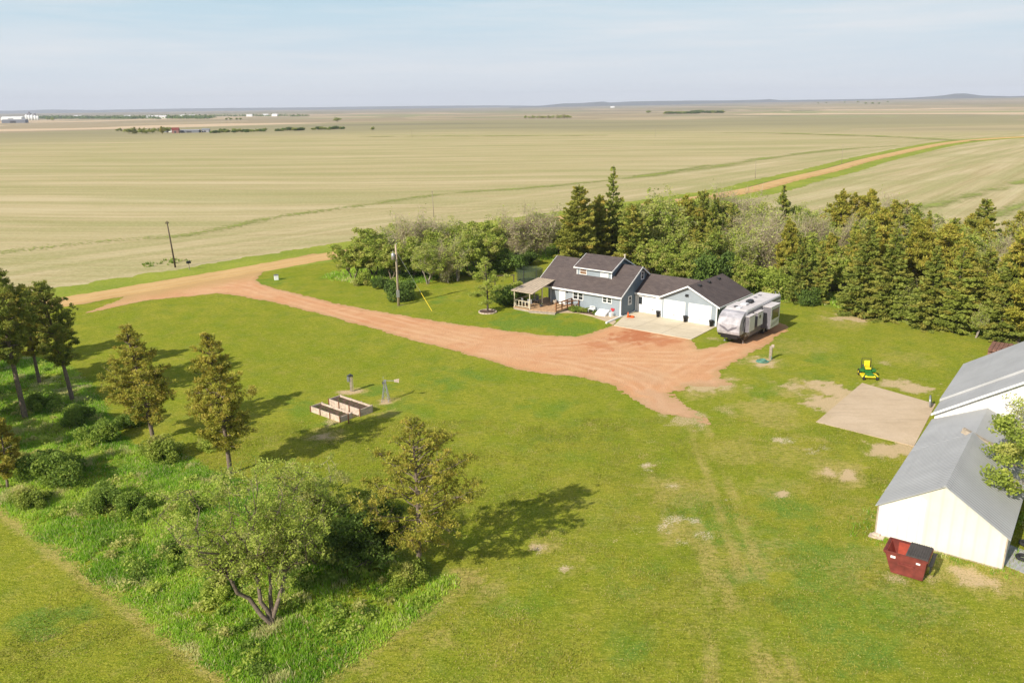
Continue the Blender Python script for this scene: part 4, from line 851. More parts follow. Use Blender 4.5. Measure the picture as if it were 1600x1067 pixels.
# brown shed roof behind machine shed
px,py=P(1568,552); c=root('lumber_stack','low stack of brown boards on the grass behind the machine shed','lumber',(px,py,0),BYAW)
b=MB(); 
for k in range(5):
    for j in range(7): b.box(-1.2+j*.36,-1.2+j*.36+.33,-1.6+random.uniform(-.1,.1),1.6+random.uniform(-.1,.1),.1+k*.12,.1+k*.12+.1)
b.build('boards',simple('brown_boards',(.24,.12,.085,1),.8,.5,3),c)
for yy in (-1,1): b=MB(); b.box(-1.2,1.3,yy-.08,yy+.08,0,.1); b.build('bearer',M['oldwood'],c)
# dumpster
c=root('dumpster','rusty red steel dumpster with half-open black lid by the cream barn','dumpster',(WB(1.25,-3.75)[0],WB(1.25,-3.75)[1],0),BYAW+R(1))
b=MB(); t_=.05
out_=[(0,1.25),(.42,.08),(1.95,.08),(2.05,1.25)]; 
b.prism(out_,0,t_,'y'); b.prism(out_,1.5-t_,1.5,'y')
b.prism([(0,1.25),(.42,.08),(.47,.1),(.06,1.25)],t_,1.5-t_,'y'); b.prism([(2.05,1.25),(1.95,.08),(1.90,.08),(1.99,1.25)],t_,1.5-t_,'y'); b.box(.42,1.95,t_,1.5-t_,.08,.13)
b.build('bin',M['rust'],c)
b=MB(); b.box(-.05,2.1,-.06,0,1.18,1.28); b.box(-.05,2.1,1.5,1.56,1.18,1.28); b.box(-.06,0,0,1.5,1.18,1.28); b.box(2.05,2.11,0,1.5,1.18,1.28); b.box(.0,.1,.0,1.5,1.1,1.18); b.build('rim',M['rust'],c)
b=MB(); b.prism([(.5,.14),(.1,1.2),(.08,1.2),(.48,.14)],.06,1.44,'y'); b.box(.45,1.9,1.42,1.445,.14,1.2); b.build('inside_lining',M['rust_in'],c)
b=MB(); b.box(1.02,2.08,-.05,1.5,1.30,1.34)
for k in range(9): b.box(1.05+k*.115,1.1+k*.115,-.03,1.48,1.341,1.375)
b.build('lid',simple('black_ribbed_lid',(.075,.065,.06,1),.7,.3,4),c)
b=MB(); b.box(2.12,2.3,-.02,1.5,1.0,1.06); b.box(2.2,2.26,0,1.5,.6,1.02); b.build('hanging_lid',M['black'],c)
b=MB(); b.box(.9,1.1,.3,1.2,0,.08); b.box(1.6,1.8,.3,1.2,0,.08); b.box(.5,.65,.3,1.2,0,.08); b.build('skid',M['dark'],c)
b=MB(); b.box(.32,.56,-.012,-.002,.93,1.06); b.box(1.55,1.75,-.012,-.002,.93,1.03); b.build('sticker',M['white'],c)
for yy in (-.06,1.5): b=MB(); b.box(.7,1.5,yy,yy+.06,.62,.75); b.build('fork_pocket',M['rust'],c)
# tyres on a pallet sheet
px,py=P(1597,880); c=root('metal_sheet','grey corrugated metal sheet lying on the grass beside the barn','metal sheet',(px,py,.03),R(35)); b=MB(); b.box(-1.0,1.4,-1.3,1.6,0,.03); b.build('sheet',M['tin'],c)
for (qx,qy,lab) in ((1598,872,'nearer tyre lying on the grey metal sheet beside the barn'),(1603,850,'farther tyre lying at the edge of the metal sheet by the barn')):
    px,py=P(qx,qy,.1); c=root('tyre',lab,'tyre',(px,py,.16),0,'tyres beside the barn'); b=MB(); b.torus(.27,.1,(0,0,0),n=24,k=10); b.build('tread',M['rubber'],c,True)
# wheel leaning by the pad
px,py=P(1452.5,636); c=root('wagon_wheel','pale old wheel standing upright at the corner of the concrete pad','wheel',(px,py,.5),R(60))
Mx=Matrix.Rotation(R(83),3,'X'); b=MB(); b.torus(.46,.07,(0,0,0),Mx,24,8); b.build('rim',M['steel'],c,True); b=MB(); b.tube([(0,-.1,0),(0,.1,0)],.1,10); b.build('hub',M['steel'],c)
for k in range(6): a=math.pi*k/6; b=MB(); b.tube([(.44*math.cos(a),0,.44*math.sin(a)),(-.44*math.cos(a),0,-.44*math.sin(a))],.02,5); b.build('spoke',M['steel'],c)

# ------------------------------------------------------------------ MOWER
px,py=P(1355,589); c=root('ride_on_mower','green and yellow zero-turn mower parked at the concrete pad','mower',(px,py,.025),R(-98))
# +x forward
b=MB(); b.prism([(-.75,.35),(-.75,.8),(-.35,.85),(.1,.55),(.75,.48),(.85,.35)],-.3,.3,'y'); b.build('chassis',M['mow_green'],c,bevel=.03)
b=MB(); b.prism([(-.1,.18),(-.05,.36),(.75,.34),(.82,.18)],-.68,.72,'y'); b.build('cutting_deck',M['mow_yel'],c,bevel=.03)
b=MB(); b.box(-.35,.15,-.68,-.32,.5,.72); b.box(-.35,.15,.32,.68,.5,.72); b.build('fender',M['mow_green'],c,bevel=.04)
b=MB(); b.box(-.38,.12,-.25,.25,.72,.86); b.build('seat',M['mow_yel'],c,bevel=.05); b=MB(); b.prism([(-.5,.84),(-.4,.84),(-.45,1.4),(-.57,1.38)],-.25,.25,'y'); b.build('seat_back',M['mow_yel'],c,bevel=.05)
for sy in (-1,1):
    b=MB(); b.tube([(-.5,sy*.42,.3),(-.5,sy*.68,.3)],.3,16); w_=b.build('rear_wheel',M['rubber'],c); b=MB(); b.tube([(-.5,sy*.68,.3),(-.5,sy*.69,.3)],.13,10); b.build('rim',M['mow_yel'],w_)
    b=MB(); b.tube([(.95,sy*.5,.15),(.95,sy*.64,.15)],.15,12); b.build('caster_wheel',M['rubber'],c)
    b=MB(); b.bar((.95,sy*.57,.3),(.45,sy*.3,.42),.07); b.box(.91,.99,sy*.57-.03,sy*.57+.03,.15,.34); b.build('caster_arm',M['mow_green'],c)
    b=MB(); b.tube([(-.05,sy*.35,.7),(.2,sy*.33,1.15),(.2,sy*.1,1.15)],.02,6); b.build('control_lever',M['black'],c)
b=MB(); b.tube([(-.7,-.4,.5),(-.78,-.4,1.5),(-.78,.4,1.5),(-.7,.4,.5)],.035,8); b.build('roll_bar',M['black'],c)
b=MB(); b.box(-.95,-.55,-.28,.28,.5,.9); b.build('engine',M['dark'],c,bevel=.04)

# ------------------------------------------------------------------ POLES, SIGNS, YARD THINGS
px,py=P(623,478); c=root('power_pole','weathered wooden power pole with transformer and meter box beside the driveway','power pole',(px,py,0),R(20))
b=MB(); b.tube([(0,0,0),(.02,0,4),(.0,0,7.8)],[.17,.14,.11],10); b.build('pole',M['polewood'],c,True)
b=MB(); b.lathe([(.05,0),(.24,.03),(.24,.75),(.18,.82),(.05,.86)],14,(-.38,-.02,5.9)); tr=b.build('transformer',M['steel'],c,True); b=MB(); b.tube([(-.38,0,6.75),(-.38,0,7.0)],.05,8); b.build('bushing',M['grey'],tr)
b=MB(); b.box(-.16,-.0,-.1,.1,6.1,6.2); b.box(-.16,-.0,-.1,.1,6.4,6.5); b.build('bracket',M['dark'],c)
b=MB(); b.box(-.25,.12,-.34,-.14,1.15,2.05); b.build('meter_box',M['steel'],c,bevel=.02); b=MB(); b.tube([(-.05,-.18,2.05),(-.05,-.16,6)],.03,6); b.build('conduit',M['steel'],c)
b=MB(); b.tube([(0,0,7.5),(.1,-.1,7.95)],.02,6); b.build('insulator',M['white'],c)
gx,gy=P(675,486); ang=math.atan2(gy-py,gx-px)
c=root('guy_wire','thin guy wire with yellow guard sleeve right of the power pole','guy wire',(gx,gy,0)); b=MB(); L0=Vector((px-gx,py-gy,7.0)); b.tube([(0,0,0),tuple(L0)],.012,5); b.build('wire',M['steel'],c)
b=MB(); b.tube([tuple(L0*.0),tuple(L0*.3)],.035,6); b.build('guard',M['yel'],c)
px,py=P(274,418); lp=root('utility_pole','tall dark utility pole on the far verge of the gravel road','utility pole',(px,py,0),R(45),'utility poles along the gravel road')
b=MB(); b.tube([(0,0,0),(-.18,0,3.6),(-.35,.1,7.4)],[.15,.12,.09],8); b.build('pole',M['dpole'],lp,True); b=MB(); b.bar((-.65,.1,7.05),(-.05,.1,7.05),.09); b.tube([(-.55,.1,7.1),(-.55,.1,7.3)],.035,6); b.tube([(-.15,.1,7.1),(-.15,.1,7.3)],.035,6); b.build('crossarm',M['dpole'],lp)
for qx,qy,ty_,lab in ((678,340,308,'distant utility pole in the field above the left tree belt'),(1315,256,229,'distant utility pole beside the far gravel road, left of the bend'),(1024,214,202,'far utility pole in the middle of the stubble field'),(1180,279,258,'utility pole at the field edge above the belt, right of centre'),(644,215,205,'far utility pole standing alone in the left stubble field')):
    q=copy_tree(lp); x,y=P(qx,qy); q.location=(x,y,0); q['label']=lab; hgt=(qy-ty_)*math.hypot(x,y)/F; q.scale=(.6,.6,min(max(hgt/7.4,.8),1.1))
    for ch in q.children:
        if 'polepale' not in M: M['polepale']=simple('haze_tinted_pole',(.30,.25,.18,1),.8,.3,2)  # paler colour stands in for haze over the distant poles
        me=ch.data.copy(); me.materials.clear(); me.materials.append(M['polepale']); ch.data=me
px,py=P(296,421.5); c=root('mailbox','small black mailbox on a thin post at the road verge','mailbox',(px,py,0),R(45)); b=MB(); b.box(-.05,.05,-.05,.05,0,1.0); b.build('post',M['oldwood'],c); b=MB(); b.prism([(-.2,1.0),(-.2,1.25),(-.12,1.38),(.12,1.38),(.2,1.25),(.2,1.0)],-.3,.3,'x'); b.build('box',M['black'],c)
px,py=P(432,437.5); c=root('pedestal_box','small pale utility pedestal on the lawn beside the driveway mouth','utility pedestal',(px,py,0),R(20)); b=MB(); b.box(-.3,.3,-.25,.25,0,.7); b.build('cabinet',M['white'],c,bevel=.03); b=MB(); b.box(-.33,.33,-.28,.28,.7,.78); b.build('cap',M['rv_mid'],c)
# hydrant and hose
px,py=P(1203,562); c=root('yard_hydrant','pale post with water hydrant on the bare patch right of the camper','yard hydrant',(px,py,.02),0)
b=MB(); b.box(-.1,.1,-.1,.1,0,1.35); b.build('post',M['oldwood'],c); b=MB(); b.tube([(.16,0,0),(.16,0,1.2),(.32,-.05,1.25)],.035,8); b.build('hydrant_pipe',M['steel'],c,True); b=MB(); b.box(.05,.3,-.08,.08,1.2,1.5); b.build('hydrant_head',M['bed_white'],c,bevel=.03)
px,py=P(1191,566); c=root('garden_hose','green garden hose coiled on the bare patch by the hydrant','hose',(px,py,.03)); b=MB()
for k in range(7): b.torus(.55-.05*k,.035,(random.uniform(-.12,.12),random.uniform(-.12,.12),.035+.03*k),n=24,k=6)
b.tube([(.5,0,.04),(.9,.3,.04),(1.05,.5,.4)],.03,6); b.build('coil',M['bluegreen'],c,True)
# raised beds
def bed(px,py,z,Ln,Wd,Ht,rz,lab,m2):
    x,y=P(px,py,z); c=root('raised_bed',lab,'raised bed',(x,y,0),rz,'raised garden beds'); t_=.07
    for (x0,x1,y0,y1) in ((0,Ln,0,t_),(0,Ln,Wd-t_,Wd),(0,t_,t_,Wd-t_),(Ln-t_,Ln,t_,Wd-t_)):
        b=MB()
        for k in range(3): b.box(x0,x1,y0,y1,Ht*k/3+.005,Ht*(k+1)/3-.005)
        b.build('side_boards',M['bed_white'],c)
    b=MB(); b.box(t_,Ln-t_,t_,Wd-t_,.02,Ht-.16); b.build('soil',M['soil'],c)
    for k in range(4):
        xx=.02+k*(Ln-.1)/3
        for yy in (-.06,Wd+.003): b=MB(); b.box(xx,xx+.08,yy,yy+.055,0,Ht+.05); b.build('stake',M['redwood'] if yy<0 else M['oldwood'],c)
    b=MB()
    for k in range(90):
        xx=random.uniform(.15,Ln-.15); yy=random.uniform(.15,Wd-.15); z_=Ht-.16; h=random.uniform(.04,.16); a=random.uniform(0,6.28); b.add([(xx-.04,yy,z_),(xx+.04,yy,z_),(xx+.05*math.cos(a),yy+.05*math.sin(a),z_+h)],[(0,1,2)])
    b.build('seedlings',M['leaf_dark'],c); return c
bd=R(-40)
bed(513,623,.62,4.1,1.25,.62,bd,'higher whitewashed raised bed, the one farther right','x')
bed(484.5,634.5,.5,3.9,1.15,.5,bd,'lower whitewashed raised bed, the one nearer left','x')
px,py=P(545,662); b=MB(); b.box(-.04,.04,-.04,.04,0,.9); o=b.build('stake',M['redwood']); o.location=(px,py,0); setp(o,'dark wooden stake in front of the raised beds','stake')
# windmill ornament
px,py=P(603,627); c=root('garden_windmill','small lattice garden windmill with white tail right of the raised beds','windmill',(px,py,.02),R(-5))
b=MB()
for k in range(4):
    a=math.pi/4+k*math.pi/2; a2=a+math.pi/2; b.bar((.42*math.cos(a),.42*math.sin(a),0),(.07*math.cos(a),.07*math.sin(a),1.75),.035)
    for j in range(4):
        r0=.42-.35*j/4; r1=.42-.35*(j+1)/4; z0=1.75*j/4; z1=1.75*(j+1)/4
        b.bar((r0*math.cos(a),r0*math.sin(a),z0),(r1*math.cos(a2),r1*math.sin(a2),z1),.018); b.bar((r1*math.cos(a),r1*math.sin(a),z1),(r1*math.cos(a2),r1*math.sin(a2),z1),.018)
b.build('tower',M['grey'],c)
b=MB(); b.box(-.08,.12,-.08,.08,1.75,1.9); b.bar((.1,0,1.85),(.95,0,1.85),.03); b.build('head',M['grey'],c)
b=MB(); b.prism([(.8,1.75),(1.2,1.68),(1.25,2.03),(.8,1.95)],-.01,.01,'y'); b.build('tail',M['bed_white'],c)
for k in range(12):
    a=2*math.pi*k/12; b=MB(); b.add([(-.14,.08*math.cos(a),1.85+.08*math.sin(a)),(-.12,.36*math.cos(a+.1),1.85+.36*math.sin(a+.1)),(-.16,.36*math.cos(a-.14),1.85+.36*math.sin(a-.14))],[(0,1,2)]); b.build('blade',M['grey'],c)
px,py=P(549,612); c=root('feeder_post','wooden post with small metal box behind the raised beds','post',(px,py,.02),R(15))
b=MB(); b.box(-.09,.09,-.07,.07,0,1.45); b.box(.14,.2,-.03,.03,0,1.4); b.build('post',M['oldwood'],c); b=MB(); b.box(-.3,-.09,-.12,.1,.95,1.35); b.build('box',M['steel'],c,bevel=.02); b=MB(); b.prism([(-.3,1.45),(0,1.62),(.25,1.45)],-.16,.16,'y'); b.build('cap',M['dark'],c)
# flowers by dumpster
px,py=P(1408,893); b=MB()
for k in range(40):
    x,y=random.gauss(0,.22),random.gauss(0,.15); z=random.uniform(.05,.16); r_=.035; b.add([(x-r_,y,z),(x,y-r_,z+.01),(x+r_,y,z),(x,y+r_,z-.01)],[(0,1,2,3)])
o=b.build('flowers',M['yel']); o.location=(px,py,.03); setp(o,'small patch of yellow flowers in front of the dumpster','flowers',kind='stuff')
# tree ring
px,py=P(762,488); c=root('edging_ring','low ring of edging stones round the young tree left of the deck','edging ring',(px,py,.02))
for k in range(18): a=2*math.pi*k/18; b=MB(); b.box(-.17,.17,-.07,.07,0,.14); o=b.build('stone',M['bed_white'],c); o.location=(1.05*math.cos(a),1.05*math.sin(a),0); o.rotation_euler=(0,0,a+math.pi/2)
b=MB(); b.lathe([(.02,.05),(1.0,.03)],18); b.build('mulch',M['soil'],c)

# ------------------------------------------------------------------ VEGETATION
def rand_frames(n,r,up=0.0):
    a=r.normal(size=(n,3)); a[:,2]+=up; a/=np.linalg.norm(a,axis=1)[:,None]
    b_=r.normal(size=(n,3)); b_-=a*(a*b_).sum(1)[:,None]; b_/=np.linalg.norm(b_,axis=1)[:,None]
    return a,b_,np.cross(a,b_)
def leaf_mesh(name,C,size,tint,warm,r,elong=1.6,up=.4,axis=None):
    """one rhombic leaf (quad) per centre"""
    n=len(C); nn,t1,t2=rand_frames(n,r,up)
    if axis is not None:
        t1=axis+.45*r.normal(size=(n,3)); t1/=np.linalg.norm(t1,axis=1)[:,None]; t2=np.cross(nn,t1); t2/=np.linalg.norm(t2,axis=1)[:,None]+1e-9
    s=(size*r.uniform(.65,1.35,n))[:,None]
    V=np.stack([C-t1*s*elong*.5,C+t2*s*.5,C+t1*s*elong*.5+nn*s*.15,C-t2*s*.5],1).reshape(-1,3)
    q=np.arange(4*n).reshape(-1,4)
    return fast_mesh(name,V,q,{'tint':('FACE',np.clip(tint,0,1)),'warm':('FACE',np.clip(warm,0,1))})
def branch_mesh(name,lines,m,parent=None,n=6):
    b=MB()
    for pts,rad in lines: b.tube(pts,rad,n,cap=False)
    return b.build(name,m,parent,True)
def wob(p,q,r,k=4,amp=.08):
    p=np.array(p,float);q=np.array(q,float);L=np.linalg.norm(q-p); out=[p]
    for i in range(1,k): t=i/k; out.append(p+(q-p)*t+r.normal(size=3)*L*amp*math.sin(math.pi*t)*.6)
    out.append(q); return out
class Proto:
    def __init__(s,trunk,crown,tm,cm): s.t,s.c,s.tm,s.cm=trunk,crown,tm,cm
def build_tree(name,pr,label,cat,loc,rz=0,scale=1,group=None):
    r_=root(name,label,cat,loc,rz,group,scale)
    if pr.t: o=bpy.data.objects.new('trunk',pr.t); COL.objects.link(o); o.parent=r_
    o=bpy.data.objects.new('crown',pr.c); COL.objects.link(o); o.parent=r_
    return r_
def mesh_only(lines,m,n=6):
    o=branch_mesh('trunk',lines,m,None,n); me=o.data; bpy.data.objects.remove(o); return me

def proto_pine(seed,Ht=9.5,cb=.35,Rm=2.2,leafn=26000,size=.085,mat='pine',lean=(0,0),nb=46,dens=1.0,warm=.45,irregular=.35,bark='bark',peak=.32,asc=.25,inner=.35,cr_=.2):
    r=np.random.default_rng(seed); lines=[]
    ax=lambda t: np.array([lean[0]*t**1.4+.12*math.sin(3*t+seed),lean[1]*t**1.4+.12*math.cos(2.3*t+seed*2),Ht*t])
    ax0=ax(0); axf=lambda t: ax(t)-np.array([ax0[0],ax0[1],0])
    ts=np.linspace(0,1,14); lines.append(([axf(t) for t in ts],[.17*Ht/9.5*(1-.85*t)+.012 for t in ts]))
    clumps=[]; lob=r.uniform(.72,1.15,5)
    for i in range(nb):
        u=((i+r.uniform(0,1))/nb)**.95; t=cb+(1-cb)*u
        if r.random()<.05: continue
        w_=(u/peak)**.55 if u<peak else ((1-u)/(1-peak))**.78
        a=i*2.399+r.uniform(-.5,.5); L=Rm*max(.12,w_)*r.uniform(1-irregular,1+irregular*.4)*lob[int(a/6.283*5)%5]; L=max(L,.22)
        p=axf(min(t,1)); up=asc+r.uniform(-.2,.25)+(u-.4)*.7
        q=p+np.array([math.cos(a)*L,math.sin(a)*L,L*up]); pts=wob(p,q,r,4,.1); pts[-1][2]+=.08*L
        lines.append((pts,[.05*(1-u*.6),.035,.025,.016,.008]))
        ns=max(3,int(L*7.0*dens)); dr=np.array([math.cos(a),math.sin(a),up])
        for k in range(ns):
            f=inner+(1.05-inner)*r.random()**.8; j=min(int(f*4),3); base=pts[j]+(pts[j+1]-pts[j])*min(1,(f*4-j))
            side=r.normal(size=3)*np.array([.30,.30,.17])*(.35+L*.30)*(1.2-.5*f); c=base+side+np.array([0,0,.08]); clumps.append((c,r.uniform(.6,1.35)*cr_*(1.1-.3*u)))
            if k%2==0: lines.append(([base,c],[.014,.006]))
    for k in range(int(8*dens)): clumps.append((axf(1)+r.normal(size=3)*np.array([.14,.14,.25])-[0,0,.2],.16))
    Cc=np.array([c for c,_ in clumps]); Rr=np.array([q for _,q in clumps]); n=leafn
    wg=Rr**1.5; idx=r.choice(len(Cc),n,p=wg/wg.sum()); dirs=r.normal(size=(n,3)); dirs/=np.linalg.norm(dirs,axis=1)[:,None]
    C=Cc[idx]+dirs*(Rr[idx]*r.uniform(.1,1,n)**.6)[:,None]*np.array([1.05,1.05,.8])
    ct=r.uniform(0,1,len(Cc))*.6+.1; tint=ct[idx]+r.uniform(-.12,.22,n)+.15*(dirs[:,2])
    cw=(r.random(len(Cc))<warm)*r.uniform(.2,.9,len(Cc))
    cr=leaf_mesh('crown',C,size,tint,cw[idx]*r.uniform(.4,1,n),r,2.6,0,axis=dirs+[0,0,.4]); cr.materials.append(M[mat])
    return Proto(mesh_only(lines,M[bark],6),cr,bark,mat)
def proto_spruce(seed,Ht=9,Rm=2.4,leafn=14000,size=.16,mat='spruce',power=.85,warm=.35,open_=0.0):
    r=np.random.default_rng(seed); lines=[([np.array([0,0,0]),np.array([.05,0,Ht*.5]),np.array([0,.03,Ht])],[.17,.1,.02])]
    C=[];T=[];Wm=[];A=[]; lv=int(Ht*3.2)
    lean=r.uniform(-.1,.1,2)
    spr=[]
    for i in range(lv):
        t=.03+.97*i/lv; z=Ht*t; L0=Rm*(1-t)**power*(.92 if t>.1 else .8)+.12
        nb=int(9-4*t)
        for k in range(nb):
            a=2*math.pi*(k+r.uniform(-.4,.4))/nb+i*1.1; L=L0*r.uniform(.62,1.18)*(1+.18*math.sin(a*2+seed))
            if r.random()<open_: continue
            dr=r.uniform(-.28,-.05)+t*.35; spr.append((a,L,z,dr,r.uniform(.1,.75),(r.random()<warm)*r.uniform(.3,1)))
    w_=np.array([s_[1] for s_ in spr]); w_/=w_.sum(); cnt=r.multinomial(leafn,w_)
    for (a,L,z,dr,tn,wm),c in zip(spr,cnt):
        if c==0: continue
        f=r.uniform(.12,1,c)**.75; wd=(L*.32*(1.15-f))*r.uniform(-1,1,c); x=f*L
        zz=z+x*dr+ .10*L*f*f+r.normal(0,.07,c)-np.abs(wd)*.25
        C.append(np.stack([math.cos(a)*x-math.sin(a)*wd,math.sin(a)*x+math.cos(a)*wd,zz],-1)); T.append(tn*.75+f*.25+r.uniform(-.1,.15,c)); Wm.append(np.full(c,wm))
        ad=np.stack([np.full(c,math.cos(a)),np.full(c,math.sin(a)),np.full(c,dr)],-1); A.append(ad)
    C=np.vstack(C);C[:,2]=np.maximum(C[:,2],.05)
    cr=leaf_mesh('crown',C,size,np.concatenate(T),np.concatenate(Wm),r,1.9,.5,axis=np.vstack(A)); cr.materials.append(M[mat])
    return Proto(mesh_only(lines,M['bark_dark'],6),cr,'','')
def proto_decid(seed,Ht=7,Rm=2.8,leafn=12000,size=.19,mat='leaf',bark='bark',trunks=1,cb=.28,twig=True,flat=.8,limbs=7,spread=1.0,warm=.25,ragged=.3,gap=.0,lean=None,tipr=1.0,emin=.25,lmin=.65,tr=1.0):
    r=np.random.default_rng(seed); lines=[]; tips=[]
    for tk in range(trunks):
        a0=r.uniform(0,6.28); le=np.array([math.cos(a0),math.sin(a0)])*(.35 if trunks>1 else .08)*Ht*spread*.5
        if lean is not None: le=np.array(lean[tk])
        base=np.array([r.uniform(-.15,.15)*(trunks>1),r.uniform(-.15,.15)*(trunks>1),0]); fork=base+np.array([le[0]*.6,le[1]*.6,Ht*cb*r.uniform(.85,1.2)])
        lines.append((wob(base,fork,r,4,.06),[q*tr*Ht/7 for q in (.16,.14,.125,.11,.10)]))
        for i in range(limbs):
            a=2*math.pi*(i+r.uniform(-.3,.3))/limbs; e=r.uniform(emin,1.25); L=r.uniform(lmin,1.0)
            q=fork+np.array([math.cos(a)*math.cos(e)*Rm*L+le[0]*.4,math.sin(a)*math.cos(e)*Rm*L+le[1]*.4,(Ht-fork[2])*math.sin(e)*L*.95]); pts=wob(fork,q,r,5,.14); lines.append((pts,[.075*Ht/7,.055*Ht/7,.04*Ht/7,.03*Ht/7,.02,.012]))
            for k in range(5):
                j=r.integers(2,6); p=pts[j]; d_=r.normal(size=3); d_[2]=abs(d_[2])*.7; d_/=np.linalg.norm(d_); q2=p+d_*Rm*r.uniform(.22,.5); pp=wob(p,q2,r,3,.12); lines.append((pp,[.022,.016,.011,.006])); tips.append((q2,Rm*r.uniform(.13,.24))); tips.append((pp[1],Rm*r.uniform(.08,.16)))
                for kk in range(3): d2=r.normal(size=3); d2/=np.linalg.norm(d2); q3=q2+d2*Rm*.2; lines.append(([q2,q3],[.008,.004])); tips.append((q3,Rm*r.uniform(.08,.17)))
    tips=[t_ for t_ in tips if r.random()>gap]
    Cc=np.array([c for c,_ in tips]); Rr=np.array([q for _,q in tips])*tipr; wgt=Rr**2; wgt/=wgt.sum()
    idx=r.choice(len(Cc),leafn,p=wgt); dirs=r.normal(size=(leafn,3)); dirs/=np.linalg.norm(dirs,axis=1)[:,None]
    C=Cc[idx]+dirs*(Rr[idx]*r.uniform(.1,1,leafn)**.5*(1+ragged*r.normal(size=leafn)*.3))[:,None]*np.array([1.1,1.1,flat]); C[:,2]=np.maximum(C[:,2],.1)
    ct=r.uniform(.1,.75,len(Cc)); tint=ct[idx]+r.uniform(-.15,.2,leafn)+.1*dirs[:,2]; cw=(r.random(len(Cc))<warm)*r.uniform(.2,.9,len(Cc))
    cr=leaf_mesh('crown',C,size,tint,cw[idx],r,1.5,.5); cr.materials.append(M[mat])
    return Proto(mesh_only(lines,M[bark],5),cr,'','')
def proto_bare(seed,Ht=6.5,Rm=2.3,n=4600,leaf=2200):
    r=np.random.default_rng(seed); lines=[];pts_all=[]
    for tk in range(4):
        a=r.uniform(0,6.28); q=np.array([math.cos(a)*Rm*.45,math.sin(a)*Rm*.45,Ht*.6]); p=wob([.1*math.cos(a),.1*math.sin(a),0],q,r,4,.08); lines.append((p,[.09,.075,.06,.05,.035]))
        for i in range(9):
            b0=p[r.integers(1,5)]; d_=r.normal(size=3); d_[2]=abs(d_[2])+.5; d_/=np.linalg.norm(d_); q2=b0+d_*Ht*r.uniform(.18,.42); pp=wob(b0,q2,r,4,.1); lines.append((pp,[.03,.024,.018,.012,.007])); pts_all+=pp[1:]
    B=np.array(pts_all); idx=r.integers(0,len(B),n); d_=r.normal(size=(n,3)); d_[:,2]+=.7; d_/=np.linalg.norm(d_,axis=1)[:,None]; L=r.uniform(.3,1.05,n)[:,None]
    st=B[idx]+r.normal(size=(n,3))*.28; en=st+d_*L; sd=np.cross(d_,r.normal(size=(n,3))); sd/=np.linalg.norm(sd,axis=1)[:,None]
    V=np.stack([st-sd*.016,st+sd*.016,en+sd*.006,en-sd*.006],1).reshape(-1,3); tint=r.uniform(.1,.9,n)
    Cl=B[r.integers(0,len(B),leaf)]+r.normal(size=(leaf,3))*.45; nn,t1,t2=rand_frames(leaf,r,.4); s=r.uniform(.06,.13,leaf)[:,None]
    V2=np.stack([Cl-t1*s,Cl+t2*s*.6,Cl+t1*s,Cl-t2*s*.6],1).reshape(-1,3)
    V=np.vstack([V,V2]); q=np.arange(len(V)).reshape(-1,4); V[:,2]=np.maximum(V[:,2],.05)
    me=fast_mesh('crown',V,q,{'tint':('FACE',np.r_[tint,r.uniform(.2,.9,leaf)]),'warm':('FACE',np.r_[np.zeros(n),np.ones(leaf)])}); me.materials.append(M['twig'])
    return Proto(mesh_only(lines,M['bark_pale'],5),me,'','')
def proto_bush(seed,Ht=1.8,Rm=1.5,n=5000,size=.12,mat='leaf_dark'):
    r=np.random.default_rng(seed); k=16; Cc=r.normal(size=(k,3))*np.array([Rm*.42,Rm*.42,0])+np.array([0,0,Ht*.5]); Cc[:,2]=r.uniform(.25,.72,k)*Ht; Rr=r.uniform(.28,.5,k)*min(Rm,Ht)
    idx=r.integers(0,k,n); d_=r.normal(size=(n,3)); d_/=np.linalg.norm(d_,axis=1)[:,None]; C=Cc[idx]+d_*(Rr[idx]*r.uniform(.3,1,n)**.5)[:,None]; C[:,2]=np.abs(C[:,2])
    ct=r.uniform(.1,.7,k); me=leaf_mesh('crown',C,size,ct[idx]+r.uniform(-.15,.25,n)+.1*d_[:,2],(r.random(k)<.25)[idx]*.6,r,1.6,.5); me.materials.append(M[mat])
    lines=[([np.array([0,0,0]),c*np.array([.6,.6,.7])],[.04,.015]) for c in Cc[:8]]
    return Proto(mesh_only(lines,M['bark'],5),me,'','')

def at(px,py,z=0): x,y=P(px,py); return (x,y,z)
# --- foreground pines, each its own
def fg_pine(seed,px,py,lab,loc=None,**k):
    pr=proto_pine(seed,**k); return build_tree('pine_tree',pr,lab,'pine tree',loc or at(px,py),0,1,'scattered pine trees on the lawn and in the long grass')
fg_pine(31,655,897,'open-crowned pine with bare lower trunk, standing alone at the corner of the long grass',Ht=8.8,cb=.18,Rm=3.3,leafn=24000,size=.055,nb=84,dens=1.0,warm=.5,lean=(-.15,.1),irregular=.42,peak=.26,asc=.3,inner=.4,cr_=.19)
fg_pine(32,360,740,'tall olive pine at the lawn edge, left of the raised beds',Ht=9.8,cb=.17,Rm=2.6,leafn=36000,size=.06,nb=105,dens=1.15,cr_=.22,asc=.12,warm=.5,lean=(-.35,.2),irregular=.4)
fg_pine(33,240,690,'olive pine with a kinked lower trunk, just left of the tall lawn-edge pine',Ht=8.8,cb=.17,Rm=2.6,leafn=34000,size=.06,nb=98,dens=1.15,cr_=.22,asc=.12,warm=.55,lean=(-.75,.1),irregular=.4)
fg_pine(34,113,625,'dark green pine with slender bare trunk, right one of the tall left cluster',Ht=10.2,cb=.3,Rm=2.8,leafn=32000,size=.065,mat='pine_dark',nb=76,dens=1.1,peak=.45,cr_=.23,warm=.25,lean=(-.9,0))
fg_pine(35,62,598,'yellowish pine half hidden between the two dark pines at the left',Ht=9.0,cb=.3,Rm=2.7,leafn=30000,size=.07,nb=60,dens=1.2,cr_=.22,warm=.8,lean=(.2,0))
